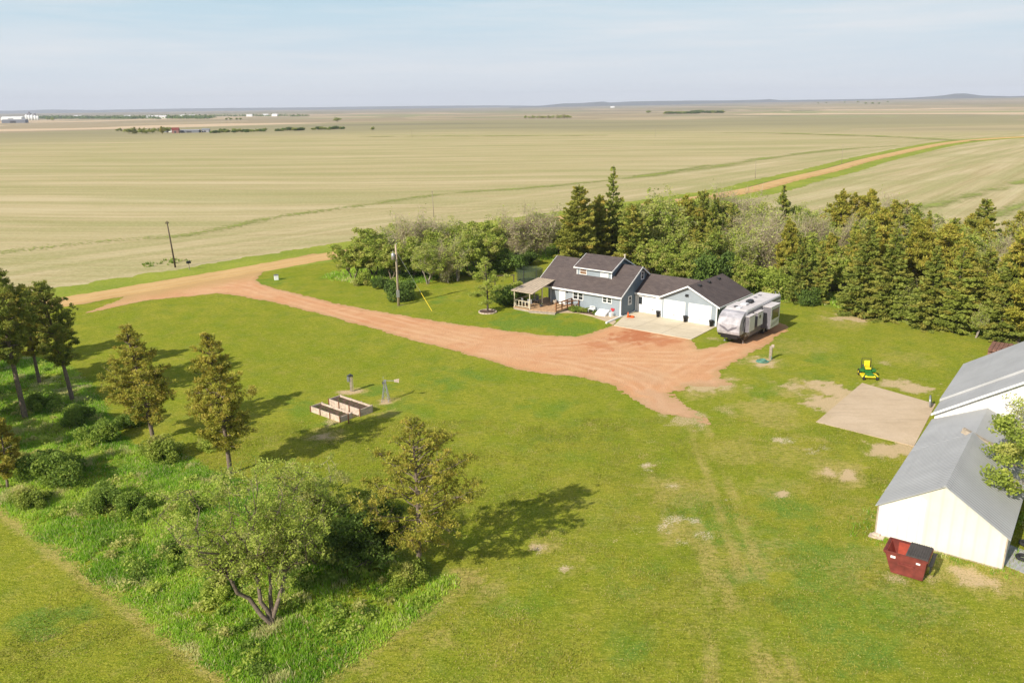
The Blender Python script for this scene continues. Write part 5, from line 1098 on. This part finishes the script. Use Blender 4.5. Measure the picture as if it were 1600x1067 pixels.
fg_pine(36,40,655,'tallest dark pine with long bare trunk at the left edge',Ht=12.4,cb=.38,Rm=2.8,leafn=34000,size=.07,mat='pine_dark',nb=80,dens=1.15,peak=.5,cr_=.24,warm=.25,lean=(-.9,.1))
fg_pine(37,12,762,'small sparse yellow pine at the lower left edge beside the long grass',Ht=4.6,cb=.18,Rm=1.1,leafn=9000,size=.08,nb=34,dens=1.0,warm=.8,lean=(0,0))
# further pines standing just beyond the left edge: their shadows fall into view
for k,(x,y,h,lb) in enumerate(((-45.5,58,11,'second nearest'),(-49,63,11.5,'second farthest'),(-43.5,50.5,10,'nearest'),(-53,72,11,'farthest'))):
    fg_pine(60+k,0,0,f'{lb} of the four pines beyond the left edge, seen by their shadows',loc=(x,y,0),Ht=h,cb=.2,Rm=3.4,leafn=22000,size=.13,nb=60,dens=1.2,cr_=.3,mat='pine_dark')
# --- foreground deciduous tree and shrubs
pr=proto_decid(41,Ht=8.8,Rm=3.1,leafn=21000,size=.075,mat='leaf_pale',bark='bark',trunks=4,cb=.27,limbs=8,flat=1.0,gap=.04,warm=.2,lean=[(-1.2,.5),(1.4,1.0),(.1,.9),(-2.7,-.4)],tipr=.55,emin=.1,lmin=.4,tr=.68)
build_tree('broadleaf_tree',pr,'large sparse multi-trunk broadleaf tree leaning over the long grass in front','broadleaf tree',at(425,972))
pr=proto_decid(42,Ht=4.0,Rm=2.0,leafn=18000,size=.11,mat='leaf_dark',trunks=2,cb=.12,limbs=8,warm=.0)
build_tree('broadleaf_tree',pr,'dense dark green small tree between the leaning tree and the open-crowned pine','broadleaf tree',at(572,885))
pr=proto_decid(43,Ht=4.6,Rm=2.6,leafn=20000,size=.085,mat='leaf',trunks=2,cb=.15,limbs=7,warm=.3,tipr=.65,emin=-.1)
build_tree('broadleaf_tree',pr,'light green low tree right behind the leaning multi-trunk tree','broadleaf tree',at(500,880))
pr=proto_decid(44,Ht=5.4,Rm=2.8,leafn=11000,size=.07,mat='leaf_pale',bark='bark_pale',trunks=2,cb=.15,limbs=6,gap=.2,warm=.5,tipr=.55)
build_tree('broadleaf_tree',pr,'thin grey-twigged tree behind the leaning tree, left of the dark small tree','broadleaf tree',at(470,850))
bushes=[proto_bush(s,mat=m_,n=7000,size=.10) for s,m_ in ((51,'bush_green'),(52,'leaf'),(53,'bush_green'),(54,'leaf_pale'))]
BUSH=[(95,752,1.25,0,'round dark bush in the long grass right of the small yellow pine'),(252,715,.95,1,'small green bush below the kinked pine'),(160,792,.85,0,'dark low bush at the mown edge, left one of two'),(205,800,.75,2,'dark low bush at the mown edge, right one of two'),(30,738,.8,3,'pale bush beside the small yellow pine'),(330,700,.7,3,'straw-coloured low bush left of the tall olive pine'),(45,790,.7,1,'green bush at the lower left by the mown corner'),(640,910,.7,1,'green bush at the foot of the open-crowned pine'),(270,870,.6,2,'dark low bush in the long grass left of the leaning tree'),(300,800,.6,0,'dark tuft-like bush in the middle of the long grass'),(165,690,.9,2,'dark bush in the shade below the left pines'),(210,665,.8,0,'dark bush in the shade behind the kinked pine'),(120,660,.8,0,'dark bush at the foot of the right pine of the cluster'),(60,640,.8,2,'dark bush between the trunks of the left pine cluster'),(340,930,.6,3,'pale bush left of the leaning tree trunk'),(585,800,.6,3,'pale low bush behind the dark small tree')]
for k,(px,py,s,i,lab) in enumerate(BUSH): build_tree('bush',bushes[i],lab,'bush',at(px,py),k*1.3,s*1.0,'bushes in the long grass')
# --- young tree in ring, hedge beside deck, tree over barn
pr=proto_pine(45,Ht=6.5,cb=.15,Rm=2.6,leafn=5000,size=.085,mat='leaf_pale',bark='bark_dark',nb=34,dens=.7,warm=.5,peak=.25,asc=.2,cr_=.28)
build_tree('young_tree',pr,'young sparse tree inside the ring of edging stones left of the deck','young tree',at(762,487,.05))
pr=proto_bush(46,Ht=2.2,Rm=1.7,n=9000,size=.12,mat='leaf_dark'); build_tree('bush',pr,'large dark round bush against the left side of the deck','bush',hw(-14.6,-3.6),0,(1.3,1.1,1.15))
pr=proto_bush(47,Ht=2.2,Rm=1.7,n=7000,size=.12,mat='leaf'); build_tree('bush',pr,'yellow-green bush behind the dark bush left of the porch','bush',hw(-15.2,-.6),0,1.15)
for k,(a_,b_,s_,lab) in enumerate(((-6.3,-.7,.42,'green perennial clump at the left end of the planting bed'),(-5.5,-.9,.45,'green perennial clump left of centre in the planting bed'),(-4.7,-.8,.42,'green perennial clump right of centre in the planting bed'),(-3.3,-.45,.26,'tiny perennial clump at the right end of the planting bed'))):
    build_tree('perennial',bushes[1+(k%2)],lab,'plant',hw(a_,b_,.05),k,(s_,s_,s_*.8),'perennials in the planting bed')
pr=proto_decid(48,Ht=8.6,Rm=4.6,leafn=30000,size=.12,mat='leaf',bark='bark',trunks=2,cb=.3,limbs=8,gap=.15,warm=.2,tipr=.7,lmin=.5,emin=.05,lean=[(-1.4,-.2),(.5,.4)])
x,y=WB(9.7,6.8); build_tree('broadleaf_tree',pr,'green tree hanging over the barn roof at the right edge','broadleaf tree',(x,y,0))
pr=proto_decid(49,Ht=6.6,Rm=2.6,leafn=4500,size=.09,mat='leaf_pale',bark='bark',trunks=2,cb=.3,limbs=7,gap=.3,warm=.5)
x,y=WB(7.6,13.2); build_tree('broadleaf_tree',pr,'thin twiggy tree in front of the white machine shed gable','broadleaf tree',(x,y,0))

# --- shelterbelt
PT=dict(
 spruce=[proto_spruce(71,leafn=15000,size=.14,power=.85),proto_spruce(72,Rm=2.8,leafn=17000,size=.14,power=.55,warm=.5),proto_spruce(73,Rm=2.2,leafn=13000,size=.13,power=1.0,open_=.25,warm=.2),proto_spruce(74,Rm=2.6,leafn=15000,size=.15,power=.65,open_=.15,warm=.6)],
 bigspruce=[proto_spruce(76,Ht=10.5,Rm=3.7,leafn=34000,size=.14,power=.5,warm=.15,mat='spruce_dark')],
 tallspruce=[proto_spruce(77,Ht=13.5,Rm=2.9,leafn=15000,size=.15,power=.9,warm=.2,open_=.45)],
 pine=[proto_pine(s,Ht=9,cb=.1,Rm=2.6,leafn=15000,size=.13,nb=70,dens=1.1,warm=.5,cr_=.34,peak=.4) for s in (81,82,83)],
 leaf=[proto_decid(s,Ht=6.5,Rm=2.7,leafn=11000,size=.17,mat='leaf',trunks=2,cb=.2,limbs=7,warm=.3) for s in (91,92,93)],
 pale=[proto_decid(s,Ht=6.5,Rm=2.6,leafn=5500,size=.14,mat='leaf_pale',bark='bark_pale',trunks=3,cb=.22,limbs=7,warm=.5,gap=.1) for s in (94,95)],
 bare=[proto_bare(s,Ht=7) for s in (96,97,98)],
 shrub=[proto_bush(s,Ht=2.6,Rm=2.0,n=6500,size=.15,mat='leaf_dark') for s in (101,102)]+[proto_bush(103,Ht=2.4,Rm=1.9,n=6500,size=.15,mat='leaf')])
BASEH=dict(spruce=9,bigspruce=10.5,tallspruce=13.5,pine=9,leaf=6.5,pale=6.5,bare=6.2,shrub=2.6)
NM=dict(spruce=('spruce_tree','conical olive spruce','spruce'),bigspruce=('spruce_tree','broad dark spruce','spruce'),tallspruce=('spruce_tree','tall narrow spruce','spruce'),pine=('pine_tree','rounded yellowish pine','pine tree'),leaf=('broadleaf_tree','leafy green tree','broadleaf tree'),pale=('broadleaf_tree','thin pale budding tree','broadleaf tree'),bare=('bare_tree','tan leafless twiggy tree','bare tree'),shrub=('shrub','dark green shrub','shrub'))
placed=[]
def put(kind,x,y,h,wf=1.0,lab=None):
    s=h/BASEH[kind]; k=len(placed)
    placed.append([kind,x,y,(s*wf,s*wf,s),rng.uniform(0,6.28),lab])
def putpx(kind,px,py,h,wf=1.0,lab=None): x,y=P(px,py); put(kind,x,y,h,wf,lab)
# explicit ones (front faces)
putpx('bigspruce',902,437,13.2,.95,'broad dark spruce directly behind the house, left of the tall narrow one')
putpx('tallspruce',955,424,15.6,.95,'tallest narrow spruce sticking out above the belt behind the house')
putpx('spruce',985,432,10.4,1.15); putpx('bigspruce',935,428,11.5,.8,'dark spruce squeezed behind the broad spruce and the tall narrow one')
for a in ((1045,440,6.6),(1075,446,7.2),(1020,436,6.2)): putpx('leaf',*a,1.0)
putpx('leaf',1060,452,5.6,1.1); putpx('leaf',1092,448,5.0,1.0)
putpx('shrub',1112,452,5.2,.75,'very dark tall shrub behind the double garage'); putpx('shrub',1140,448,3.0,1.1)
putpx('spruce',1110,418,11.2,.8); putpx('spruce',1095,412,11.4,.75); putpx('spruce',1140,415,9.6,.8)
putpx('leaf',1165,458,5.0,1.0); putpx('pale',1150,440,6.5,1.1); putpx('bare',1195,440,8.0,1.2); putpx('bare',1230,430,8.0,1.2); putpx('bare',1175,420,7.5,1.2)
putpx('shrub',1195,460,3.6,1.2); putpx('shrub',1218,466,3.4,1.2)
putpx('spruce',1248,472,8.3,.95); putpx('spruce',1278,473,7.6,.75,'slim shaded spruce on the right of the gap behind the camper'); putpx('shrub',1262,474,2.2,1)
putpx('spruce',1345,492,11.2,1.05); putpx('spruce',1385,499,10.6,1.05); putpx('pine',1365,470,11,1.0)
putpx('pale',1415,500,4.5,1.0); putpx('spruce',1448,512,9.2,1.1); putpx('spruce',1488,519,9.4,1.15); putpx('pale',1525,528,3.6,.8,'small white-stemmed birch clump between the last two spruces at the lawn edge')
putpx('pine',1420,480,10,1.0)
putpx('spruce',1560,534,9.6,1.1); putpx('pine',1590,536,12.2,1.0); putpx('pine',1625,540,10,1.1); putpx('spruce',1530,515,9,1)
putpx('spruce',1218,385,10.6,1.3,'spruce rising alone above the bare twigs near the far gravel road')
putpx('pine',1310,400,10.2,1.0); putpx('pine',1330,395,9.4,.9); putpx('pine',1352,398,10.2,.9); putpx('spruce',1525,428,10.8,1.15)
putpx('leaf',1390,400,8.2,.9); putpx('bare',1375,398,8.6,.9)
# left group along its front
putpx('leaf',553,438,6.0,1.0,'round green tree at the left tip of the belt by the driveway'); putpx('leaf',585,432,7.4,1.05); putpx('leaf',612,440,6.2,1.0); putpx('shrub',628,466,2.4,1.2,'dark round shrub directly behind the power pole'); putpx('shrub',570,446,2.0,.9); putpx('shrub',600,450,1.6,1.0)
putpx('leaf',645,436,6.6,1.0); putpx('pale',668,444,6.0,1.0); putpx('leaf',690,434,7.0,1.0); putpx('pale',715,440,6.5,1.0); putpx('leaf',735,432,6.8,1.0); putpx('bare',700,442,5.5,.9)
putpx('leaf',765,424,6.4,1.0); putpx('shrub',790,424,3.2,1.1,'dense dark shrub in front of the tan leafless trees left of the house'); putpx('bare',812,410,7.5,1.2); putpx('bare',835,405,7.8,1.2); putpx('shrub',820,416,2.2,1.2); putpx('leaf',850,392,6.8,1.0); putpx('leaf',872,400,6.2,1.0); putpx('leaf',745,410,7.2,1.0)
for a in ((1000,412,9.5),(1028,408,10.5),(1055,405,11),(1082,402,10.5),(1105,400,9.5)): putpx('pale' if a[0]%2 else 'leaf',*a,1.0)
for a in ((1015,418,9.5),(1043,414,10)): putpx('pale',*a,1.0)
putpx('bare',1130,398,9.5,1.0); putpx('bare',1160,394,9.0,1.1); putpx('pale',1190,396,8.5,1.0); putpx('pine',1070,410,10,.9)
def inb(x,y): return bool(inside(np.array([x]),np.array([y]),BELT)[0])
cnt=0
for gi in range(60):
    for gj in range(60):
        x=-30+gi*4.1+rng.uniform(-1.4,1.4); y=74+gj*4.1+rng.uniform(-1.4,1.4)
        if not inb(x,y): continue
        de=float(sdf(np.array([x]),np.array([y]),BELT)[0])
        if de<1.2: continue
        if min((x-p[1])**2+(y-p[2])**2 for p in placed)<3.0**2: continue
        az=x/y; ppx=800+az*F
        if ppx>1720: continue
        u_=rng.random()
        if ppx<880: kind='leaf' if u_<.45 else ('pale' if u_<.75 else 'bare')
        elif ppx<1130: kind='leaf' if u_<.30 else ('pale' if u_<.55 else ('bare' if u_<.62 else ('spruce' if u_<.9 else 'pine')))
        elif ppx<1290: kind='bare' if u_<.36 else ('pale' if u_<.68 else ('leaf' if u_<.92 else 'pine'))
        else: kind='spruce' if u_<.26 else ('pine' if u_<.54 else ('leaf' if u_<.74 else ('bare' if u_<.84 else 'pale')))
        h={'leaf':rng.uniform(6,8.8),'pale':rng.uniform(6,8.4),'bare':rng.uniform(6,8.4),'spruce':rng.uniform(5.6,10),'pine':rng.uniform(7,10)}[kind]
        if ppx<760: h=min(h,8.2)
        put(kind,x,y,h,rng.uniform(.85,1.1) if kind!='spruce' else rng.uniform(.8,1.45))
ordn=['first','second','third','fourth','fifth','sixth','seventh','eighth','ninth','tenth']+[f'{i}th' for i in range(11,200)]
for i,nm in ((20,'21st'),(21,'22nd'),(22,'23rd'),(30,'31st'),(31,'32nd'),(32,'33rd'),(40,'41st'),(41,'42nd'),(42,'43rd'),(50,'51st'),(51,'52nd')): ordn[i]=nm
zones=lambda px:'left of the house' if px<880 else ('behind the house' if px<1180 else ('right of the camper'))
cntz={}
for p in sorted(placed,key=lambda p:p[1]/p[2]):
    kind,x,y,s,rz,lab=p; nm,desc,cat=NM[kind]; z_=zones(800+x/y*F)
    if not lab:
        k=(kind,z_); cntz[k]=cntz.get(k,0)+1; lab=f'{ordn[cntz[k]-1]} from left of the {desc}s in the belt {z_}'
    pr=PT[kind][int(rng.integers(0,len(PT[kind])))]
    build_tree(nm,pr,lab,cat,(x,y,0),rz,s,{'spruce_tree':'spruces in the tree belt','pine_tree':'pines in the tree belt','broadleaf_tree':'broadleaf trees in the tree belt','bare_tree':'leafless trees in the tree belt','shrub':'shrubs in the tree belt'}[nm])
print('belt trees',len(placed))

# --- long grass (uncountable)
def tufts(name,region,bbox,n,h,wd,seed,z=.02,mat='grass',tint=None,dryk=.12,blades=7,label=None,clump=.25,sdmin=0.0):
    r=np.random.default_rng(seed); X=r.uniform(bbox[0],bbox[1],n*4); Y=r.uniform(bbox[2],bbox[3],n*4); dn=fbm(X/2.2,Y/2.2,seed,4)
    s_=region(X,Y); keep=(s_>sdmin)&(r.random(len(X))<np.clip(.55+dn*.9,.08,1)); X=X[keep][:n]; Y=Y[keep][:n]; s_=s_[keep][:n]; m=len(X)
    hh=h*(.55+.9*np.clip(fbm(X/1.6,Y/1.6,seed+9,3)+.5,0,1))*np.clip(.35+s_*.8,.35,1)
    big=np.clip(.5+1.3*fbm(X/3.,Y/3.,seed+3,3),0,1); dryc=(fbm(X/1.5,Y/1.5,seed+5,3)>.38).astype(float)
    k=blades; Xb=np.repeat(X,k)+r.normal(0,clump*.5,m*k); Yb=np.repeat(Y,k)+r.normal(0,clump*.5,m*k); hb=np.repeat(hh,k)*r.uniform(.5,1.15,m*k); a=r.uniform(0,6.28,m*k); ln=hb*r.uniform(.15,.75,m*k); b2=r.uniform(0,6.28,m*k); wb=wd*r.uniform(.6,1.3,m*k)
    p0=np.stack([Xb-np.cos(b2)*wb,Yb-np.sin(b2)*wb,np.full(m*k,z)],-1); p1=np.stack([Xb+np.cos(b2)*wb,Yb+np.sin(b2)*wb,np.full(m*k,z)],-1); p2=np.stack([Xb+np.cos(a)*ln,Yb+np.sin(a)*ln,z+hb],-1)
    V=np.stack([p0,p1,p2],1).reshape(-1,3); q=np.arange(3*m*k).reshape(-1,3)
    t_=np.repeat(big*.6+.15,k)+r.uniform(-.2,.25,m*k); wm=np.maximum(np.repeat(dryc,k)*r.uniform(.3,1,m*k),(r.random(m*k)<dryk)*.8)
    me=fast_mesh(name,V,q,{'tint':('FACE',np.clip(t_,0,1)),'warm':('FACE',wm)}); o=link(name,me,None,M[mat]); setp(o,label,'grass',kind='stuff'); return o
tufts('long_grass',lambda X,Y:sdf(X,Y,LONG)+fbm(X/1.2,Y/1.2,3,3)*.35,(-60,-3,18,80),52000,.24,.03,5,blades=9,label='bright green long grass under the trees in the lower left')
def scrub(name,region,bbox,n,per,rad,size,seed,mat,label,warmv=.2):
    r=np.random.default_rng(seed); X=r.uniform(bbox[0],bbox[1],n*6); Y=r.uniform(bbox[2],bbox[3],n*6); k=(region(X,Y)>.2)&(r.random(len(X))<np.clip(.4+1.2*fbm(X/3,Y/3,seed,3),.02,1)); X=X[k][:n]; Y=Y[k][:n]; m=len(X)
    R_=rad*r.uniform(.5,1.5,m); idx=np.repeat(np.arange(m),per); d_=r.normal(size=(m*per,3)); d_/=np.linalg.norm(d_,axis=1)[:,None]; d_[:,2]=np.abs(d_[:,2])
    C=np.stack([X[idx],Y[idx],np.full(m*per,.08)],-1)+d_*(R_[idx]*r.uniform(.3,1,m*per))[:,None]*np.array([1.1,1.1,1.0])
    ct=r.uniform(.05,.8,m); wm=(r.random(m)<warmv)*1.0
    me=leaf_mesh(name,C,size,ct[idx]+r.uniform(-.15,.2,m*per)+.15*d_[:,2],wm[idx]*r.uniform(.5,1,m*per),r,1.8,.5); o=link(name,me,None,M[mat]); setp(o,label,'scrub',kind='stuff')
scrub('low_scrub',lambda X,Y:sdf(X,Y,LONG)-.4,(-60,-3,18,80),420,70,.42,.10,15,'leaf_pale','low pale weeds and scrub mixed through the long grass',.5)
scrub('green_scrub',lambda X,Y:sdf(X,Y,LONG)-.8,(-60,-3,18,80),260,90,.5,.10,16,'bush_green','low green weeds and seedlings mixed through the long grass',.0)
scrub('belt_scrub',lambda X,Y:np.minimum(sdf(X,Y,BELT)+.6,4-sdf(X,Y,BELT)),(-32,70,76,150),330,90,.7,.14,17,'bush_green','low green scrub along the foot of the tree belt',.1)
tufts('belt_undergrowth',lambda X,Y:np.minimum(sdf(X,Y,BELT)+fbm(X/2,Y/2,3,3)*1.2+1.2,6.5-sdf(X,Y,BELT)),(-32,70,76,150),20000,.55,.05,6,blades=6,label='green undergrowth along the foot of the tree belt')
BARNG=[WB(-1.6,-1),WB(6.5,-1.1),WB(7.2,-.6),WB(7.4,8),WB(6.55,8),WB(6.5,-.05),WB(2.6,-.05),WB(2.6,-.4),WB(-.2,-.05),WB(-.25,8),WB(-.7,8)]
tufts('barn_edge_grass',lambda X,Y:sdf(X,Y,BARNG)+fbm(X/.8,Y/.8,3,3)*.3+.1,(10,45,25,60),2600,.3,.022,7,blades=8,label='tufts of green grass along the foot of the cream barn',sdmin=-.05)
VG=[P(222,416),P(235,411),P(285,404),P(292,409),P(240,417)]
tufts('ditch_weeds',lambda X,Y:sdf(X,Y,VG)+.6,(-70,-40,110,150),420,.55,.08,8,mat='bush_green',blades=7,label='dark weeds at the field edge by the tall utility pole')
# short lawn grass with real blades near the camera
tufts('lawn_grass',lambda X,Y:np.where(sdf(X,Y,LONG)<0.0,1,-1)*np.where(drv_field(X,Y)<0,1,-1)*np.where(sdf(X,Y,PADP)<0,1,-1)*np.where(inside(X,Y,[WB(0,0),WB(6.4,0),WB(6.4,40),WB(0,40)]),-1,1)*(np.random.default_rng(1).random(X.shape)+.01)*np.where(LA['dirt'](X,Y)<.35,1,-1),(-24,36,22,60),60000,.10,.02,9,mat='grass' if False else 'lawnblade',blades=4,label='short mown grass blades of the near lawn',clump=.3) if 'lawnblade' in M else None

# ------------------------------------------------------------------ FAR COUNTRY
def tz(x,y): return float(terrain(np.array([x]),np.array([y]))[0])
def far(px,py):
    """ground point on the terrain seen at this place"""
    x,y=P(px,py)
    for _ in range(12):
        z=tz(x,y); z=min(z,H-4); x,y=P(px,py,z)
        if math.hypot(x,y)>9000: break
    return x,y,tz(x,y)
def fartree(kind,px,py,h,wf,lab,grp):
    x,y,z=far(px,py); s=h/BASEH[kind]; pr=PT[kind][int(rng.integers(0,len(PT[kind])))]
    build_tree(NM[kind][0],pr,lab,NM[kind][2],(x,y,z-.1),rng.uniform(0,6.28),(s*wf,s*wf,s),grp)
for k,px in enumerate(np.linspace(184,262,22)):
    kd=('leaf','leaf','spruce','pale','pine')[k%5]; fartree(kd,px+rng.uniform(-2,2),207.5+rng.uniform(-1.5,2.2)-(2.0 if px<195 else 0),rng.uniform(4,8) if px>200 else 3.6,1.35,f'{ordn[k]} tree from the left in the grove at the distant farmstead','trees of the distant farmstead grove')
for k,px in enumerate(np.linspace(330,536,44)):
    if k in (19,20,31,32): continue
    fartree('shrub' if k%3 else 'leaf',px+rng.uniform(-1.5,1.5),208-6.0*(px-330)/206+rng.uniform(-.5,.5),rng.uniform(2.2,4.2),1.5,f'{ordn[k]} bush from the left in the hedgerow right of the distant farmstead','bushes of the distant hedgerow')
for k,px in enumerate(np.linspace(822,891,17)): fartree(('leaf','pale','bare')[k%3],px,185.8,rng.uniform(5,8.5),1.5,f'{ordn[k]} tree from the left in the distant windbreak above the house','trees of the distant windbreak')
for k,px in enumerate(np.linspace(1042,1127,24)): fartree('leaf' if k%2 else 'shrub',px,178.2-1.2*(px>1090),rng.uniform(5,8),2.2,f'{ordn[k]} tree from left in the long far windbreak right of the tall spruce','trees of the long far windbreak')
for k,(px,py,h) in enumerate(((527,191,9),(354,188,6),(361,188,7),(369,188,6),(376,188,6),(1013,177.5,9),(1278,167,8),(1290,167,8),(1320,166,9),(1340,166,10),(1352,168.5,9),(1362,168.5,9),(1372,168.5,8),(1387,166,9),(1430,162,9),(1170,165,8),(1155,165.5,8),(1130,166,7),(84,189,9),(75,188,8),(583,204,4))):
    fartree('leaf',px,py,h,1.6,f'{ordn[k]} lone distant tree dotted over the farmland near the horizon','lone distant trees')
def boxhouse(name,lab,cat,px,py,wd,dp,ht,rh,mw,mr,rz=0,grp=None,door=True):
    x,y,z=far(px,py); c=root(name,lab,cat,(x,y,z),rz,grp); b=MB(); b.box(-wd/2,wd/2,-dp/2,dp/2,-1,ht); b.build('wall',mw,c)
    b=MB(); b.prism([(-dp/2-.3,ht),(0,ht+rh),(dp/2+.3,ht)],-wd/2-.3,wd/2+.3,'x'); b.build('roof',mr,c)
    if door: b=MB(); b.box(-wd*.15,wd*.1,-dp/2-.1,-dp/2-.01,0,ht*.7); b.build('door',M['dark'],c)
    return c
boxhouse('red_barn','red barn at the distant farmstead','barn',275,208.2,7,6,3.2,2.6,simple('faded_red',(.26,.13,.11,1)),M['rust'],R(10))
boxhouse('farm_shed','long dark-walled shed with pale roof right of the distant red barn','shed',298,207.6,20,8,2.4,1.0,simple('blue_grey_shed',(.16,.17,.19,1)),M['grey'],R(3))
boxhouse('farmhouse','small white house left of the distant red barn','house',263,207,8,6,3,2,M['white'],M['shingle'],R(12))
boxhouse('farm_shed','small grey shed at the right end of the distant farmstead','shed',322,207,8,6,2.6,1.4,M['grey'],M['steel'],R(4))
boxhouse('grain_warehouse','long white warehouse on the left horizon','warehouse',21,188.5,62,30,8,4,M['white'],M['white'],R(8))
boxhouse('warehouse','low grey building in front of the long white warehouse','warehouse',24,192.5,52,18,7,1.5,simple('grey_far_wall',(.16,.17,.20,1)),M['grey'],R(8))
x,y,z=far(50,188); ge=root('grain_elevator','white grain elevator with silos and headhouse on the left horizon','grain elevator',(x,y,z),0)
for k,(dx,h,r_) in enumerate(((-16,15,4.5),(-7,15,4.5),(2,15,4.5),(12,13,4),(20,11,3.5))): b=MB(); b.lathe([(r_,-2),(r_,h),(r_*.6,h+1.5),(.5,h+2.2)],14,(dx,0,0)); b.build('silo',M['white'],ge,True)
b=MB(); b.box(-11,0,-3,3,15,22); b.box(-7,-4,-2,2,22,26); b.box(10,14,-2,2,12,21); b.build('headhouse',M['rv_mid'],ge); b=MB(); b.bar((-4,0,20),(20,0,17),.8); b.build('conveyor',M['grey'],ge)
for k,(px,py) in enumerate(((122,184),(200,184),(235,185.5),(243,185.5),(255,185.5),(285,183),(300,183),(390,182.5),(415,182),(430,182),(957,168.5),(1155,163.5))):
    boxhouse('far_building',f'{ordn[k]} pale building from the left among those near the horizon','building',px,py,rng.uniform(16,34),12,6,3,M['white'],M['rv'],rng.uniform(-.3,.3),'pale buildings near the horizon',False)
# town trees along the left horizon: one mass
r=np.random.default_rng(5); C=[]
for px in np.arange(62,330,1.4):
    if r.random()<.35 and px>190: continue
    x,y,z=far(px,185.5+r.uniform(-1.5,.8)); n=40; C.append(np.stack([x+r.normal(0,9,n),y+r.normal(0,9,n),z+np.abs(r.normal(0,3.4,n))+.5],-1))
for px in np.arange(330,480,4): x,y,z=far(px,182+r.uniform(-1,.5)); C.append(np.stack([x+r.normal(0,9,20),y+r.normal(0,9,20),z+np.abs(r.normal(0,2.5,20))+.5],-1))
C=np.vstack(C); me=leaf_mesh('far_town_trees',C,4.0,r.uniform(0,.5,len(C)),np.zeros(len(C)),r,1.2,.3); o=link('far_town_trees',me,None,M['leaf_dark']); setp(o,'dark line of trees round the far town on the left horizon','trees',kind='stuff')
# haze
b=MB(); b.box(-17500,17500,-17500,17500,-70,260); 
hm=bpy.data.materials.new('haze_air'); hm.use_nodes=True; nt=hm.node_tree; nt.nodes.clear(); ov=nt.nodes.new('ShaderNodeOutputMaterial'); pv=nt.nodes.new('ShaderNodeVolumePrincipled'); pv.inputs['Color'].default_value=(.84,.89,1.0,1); pv.inputs['Density'].default_value=8e-5; pv.inputs['Anisotropy'].default_value=0.0; nt.links.new(pv.outputs[0],ov.inputs['Volume'])
hz=b.build('haze',hm); hz['kind']='stuff'; hz['label']='pale even haze filling the air over the plain'
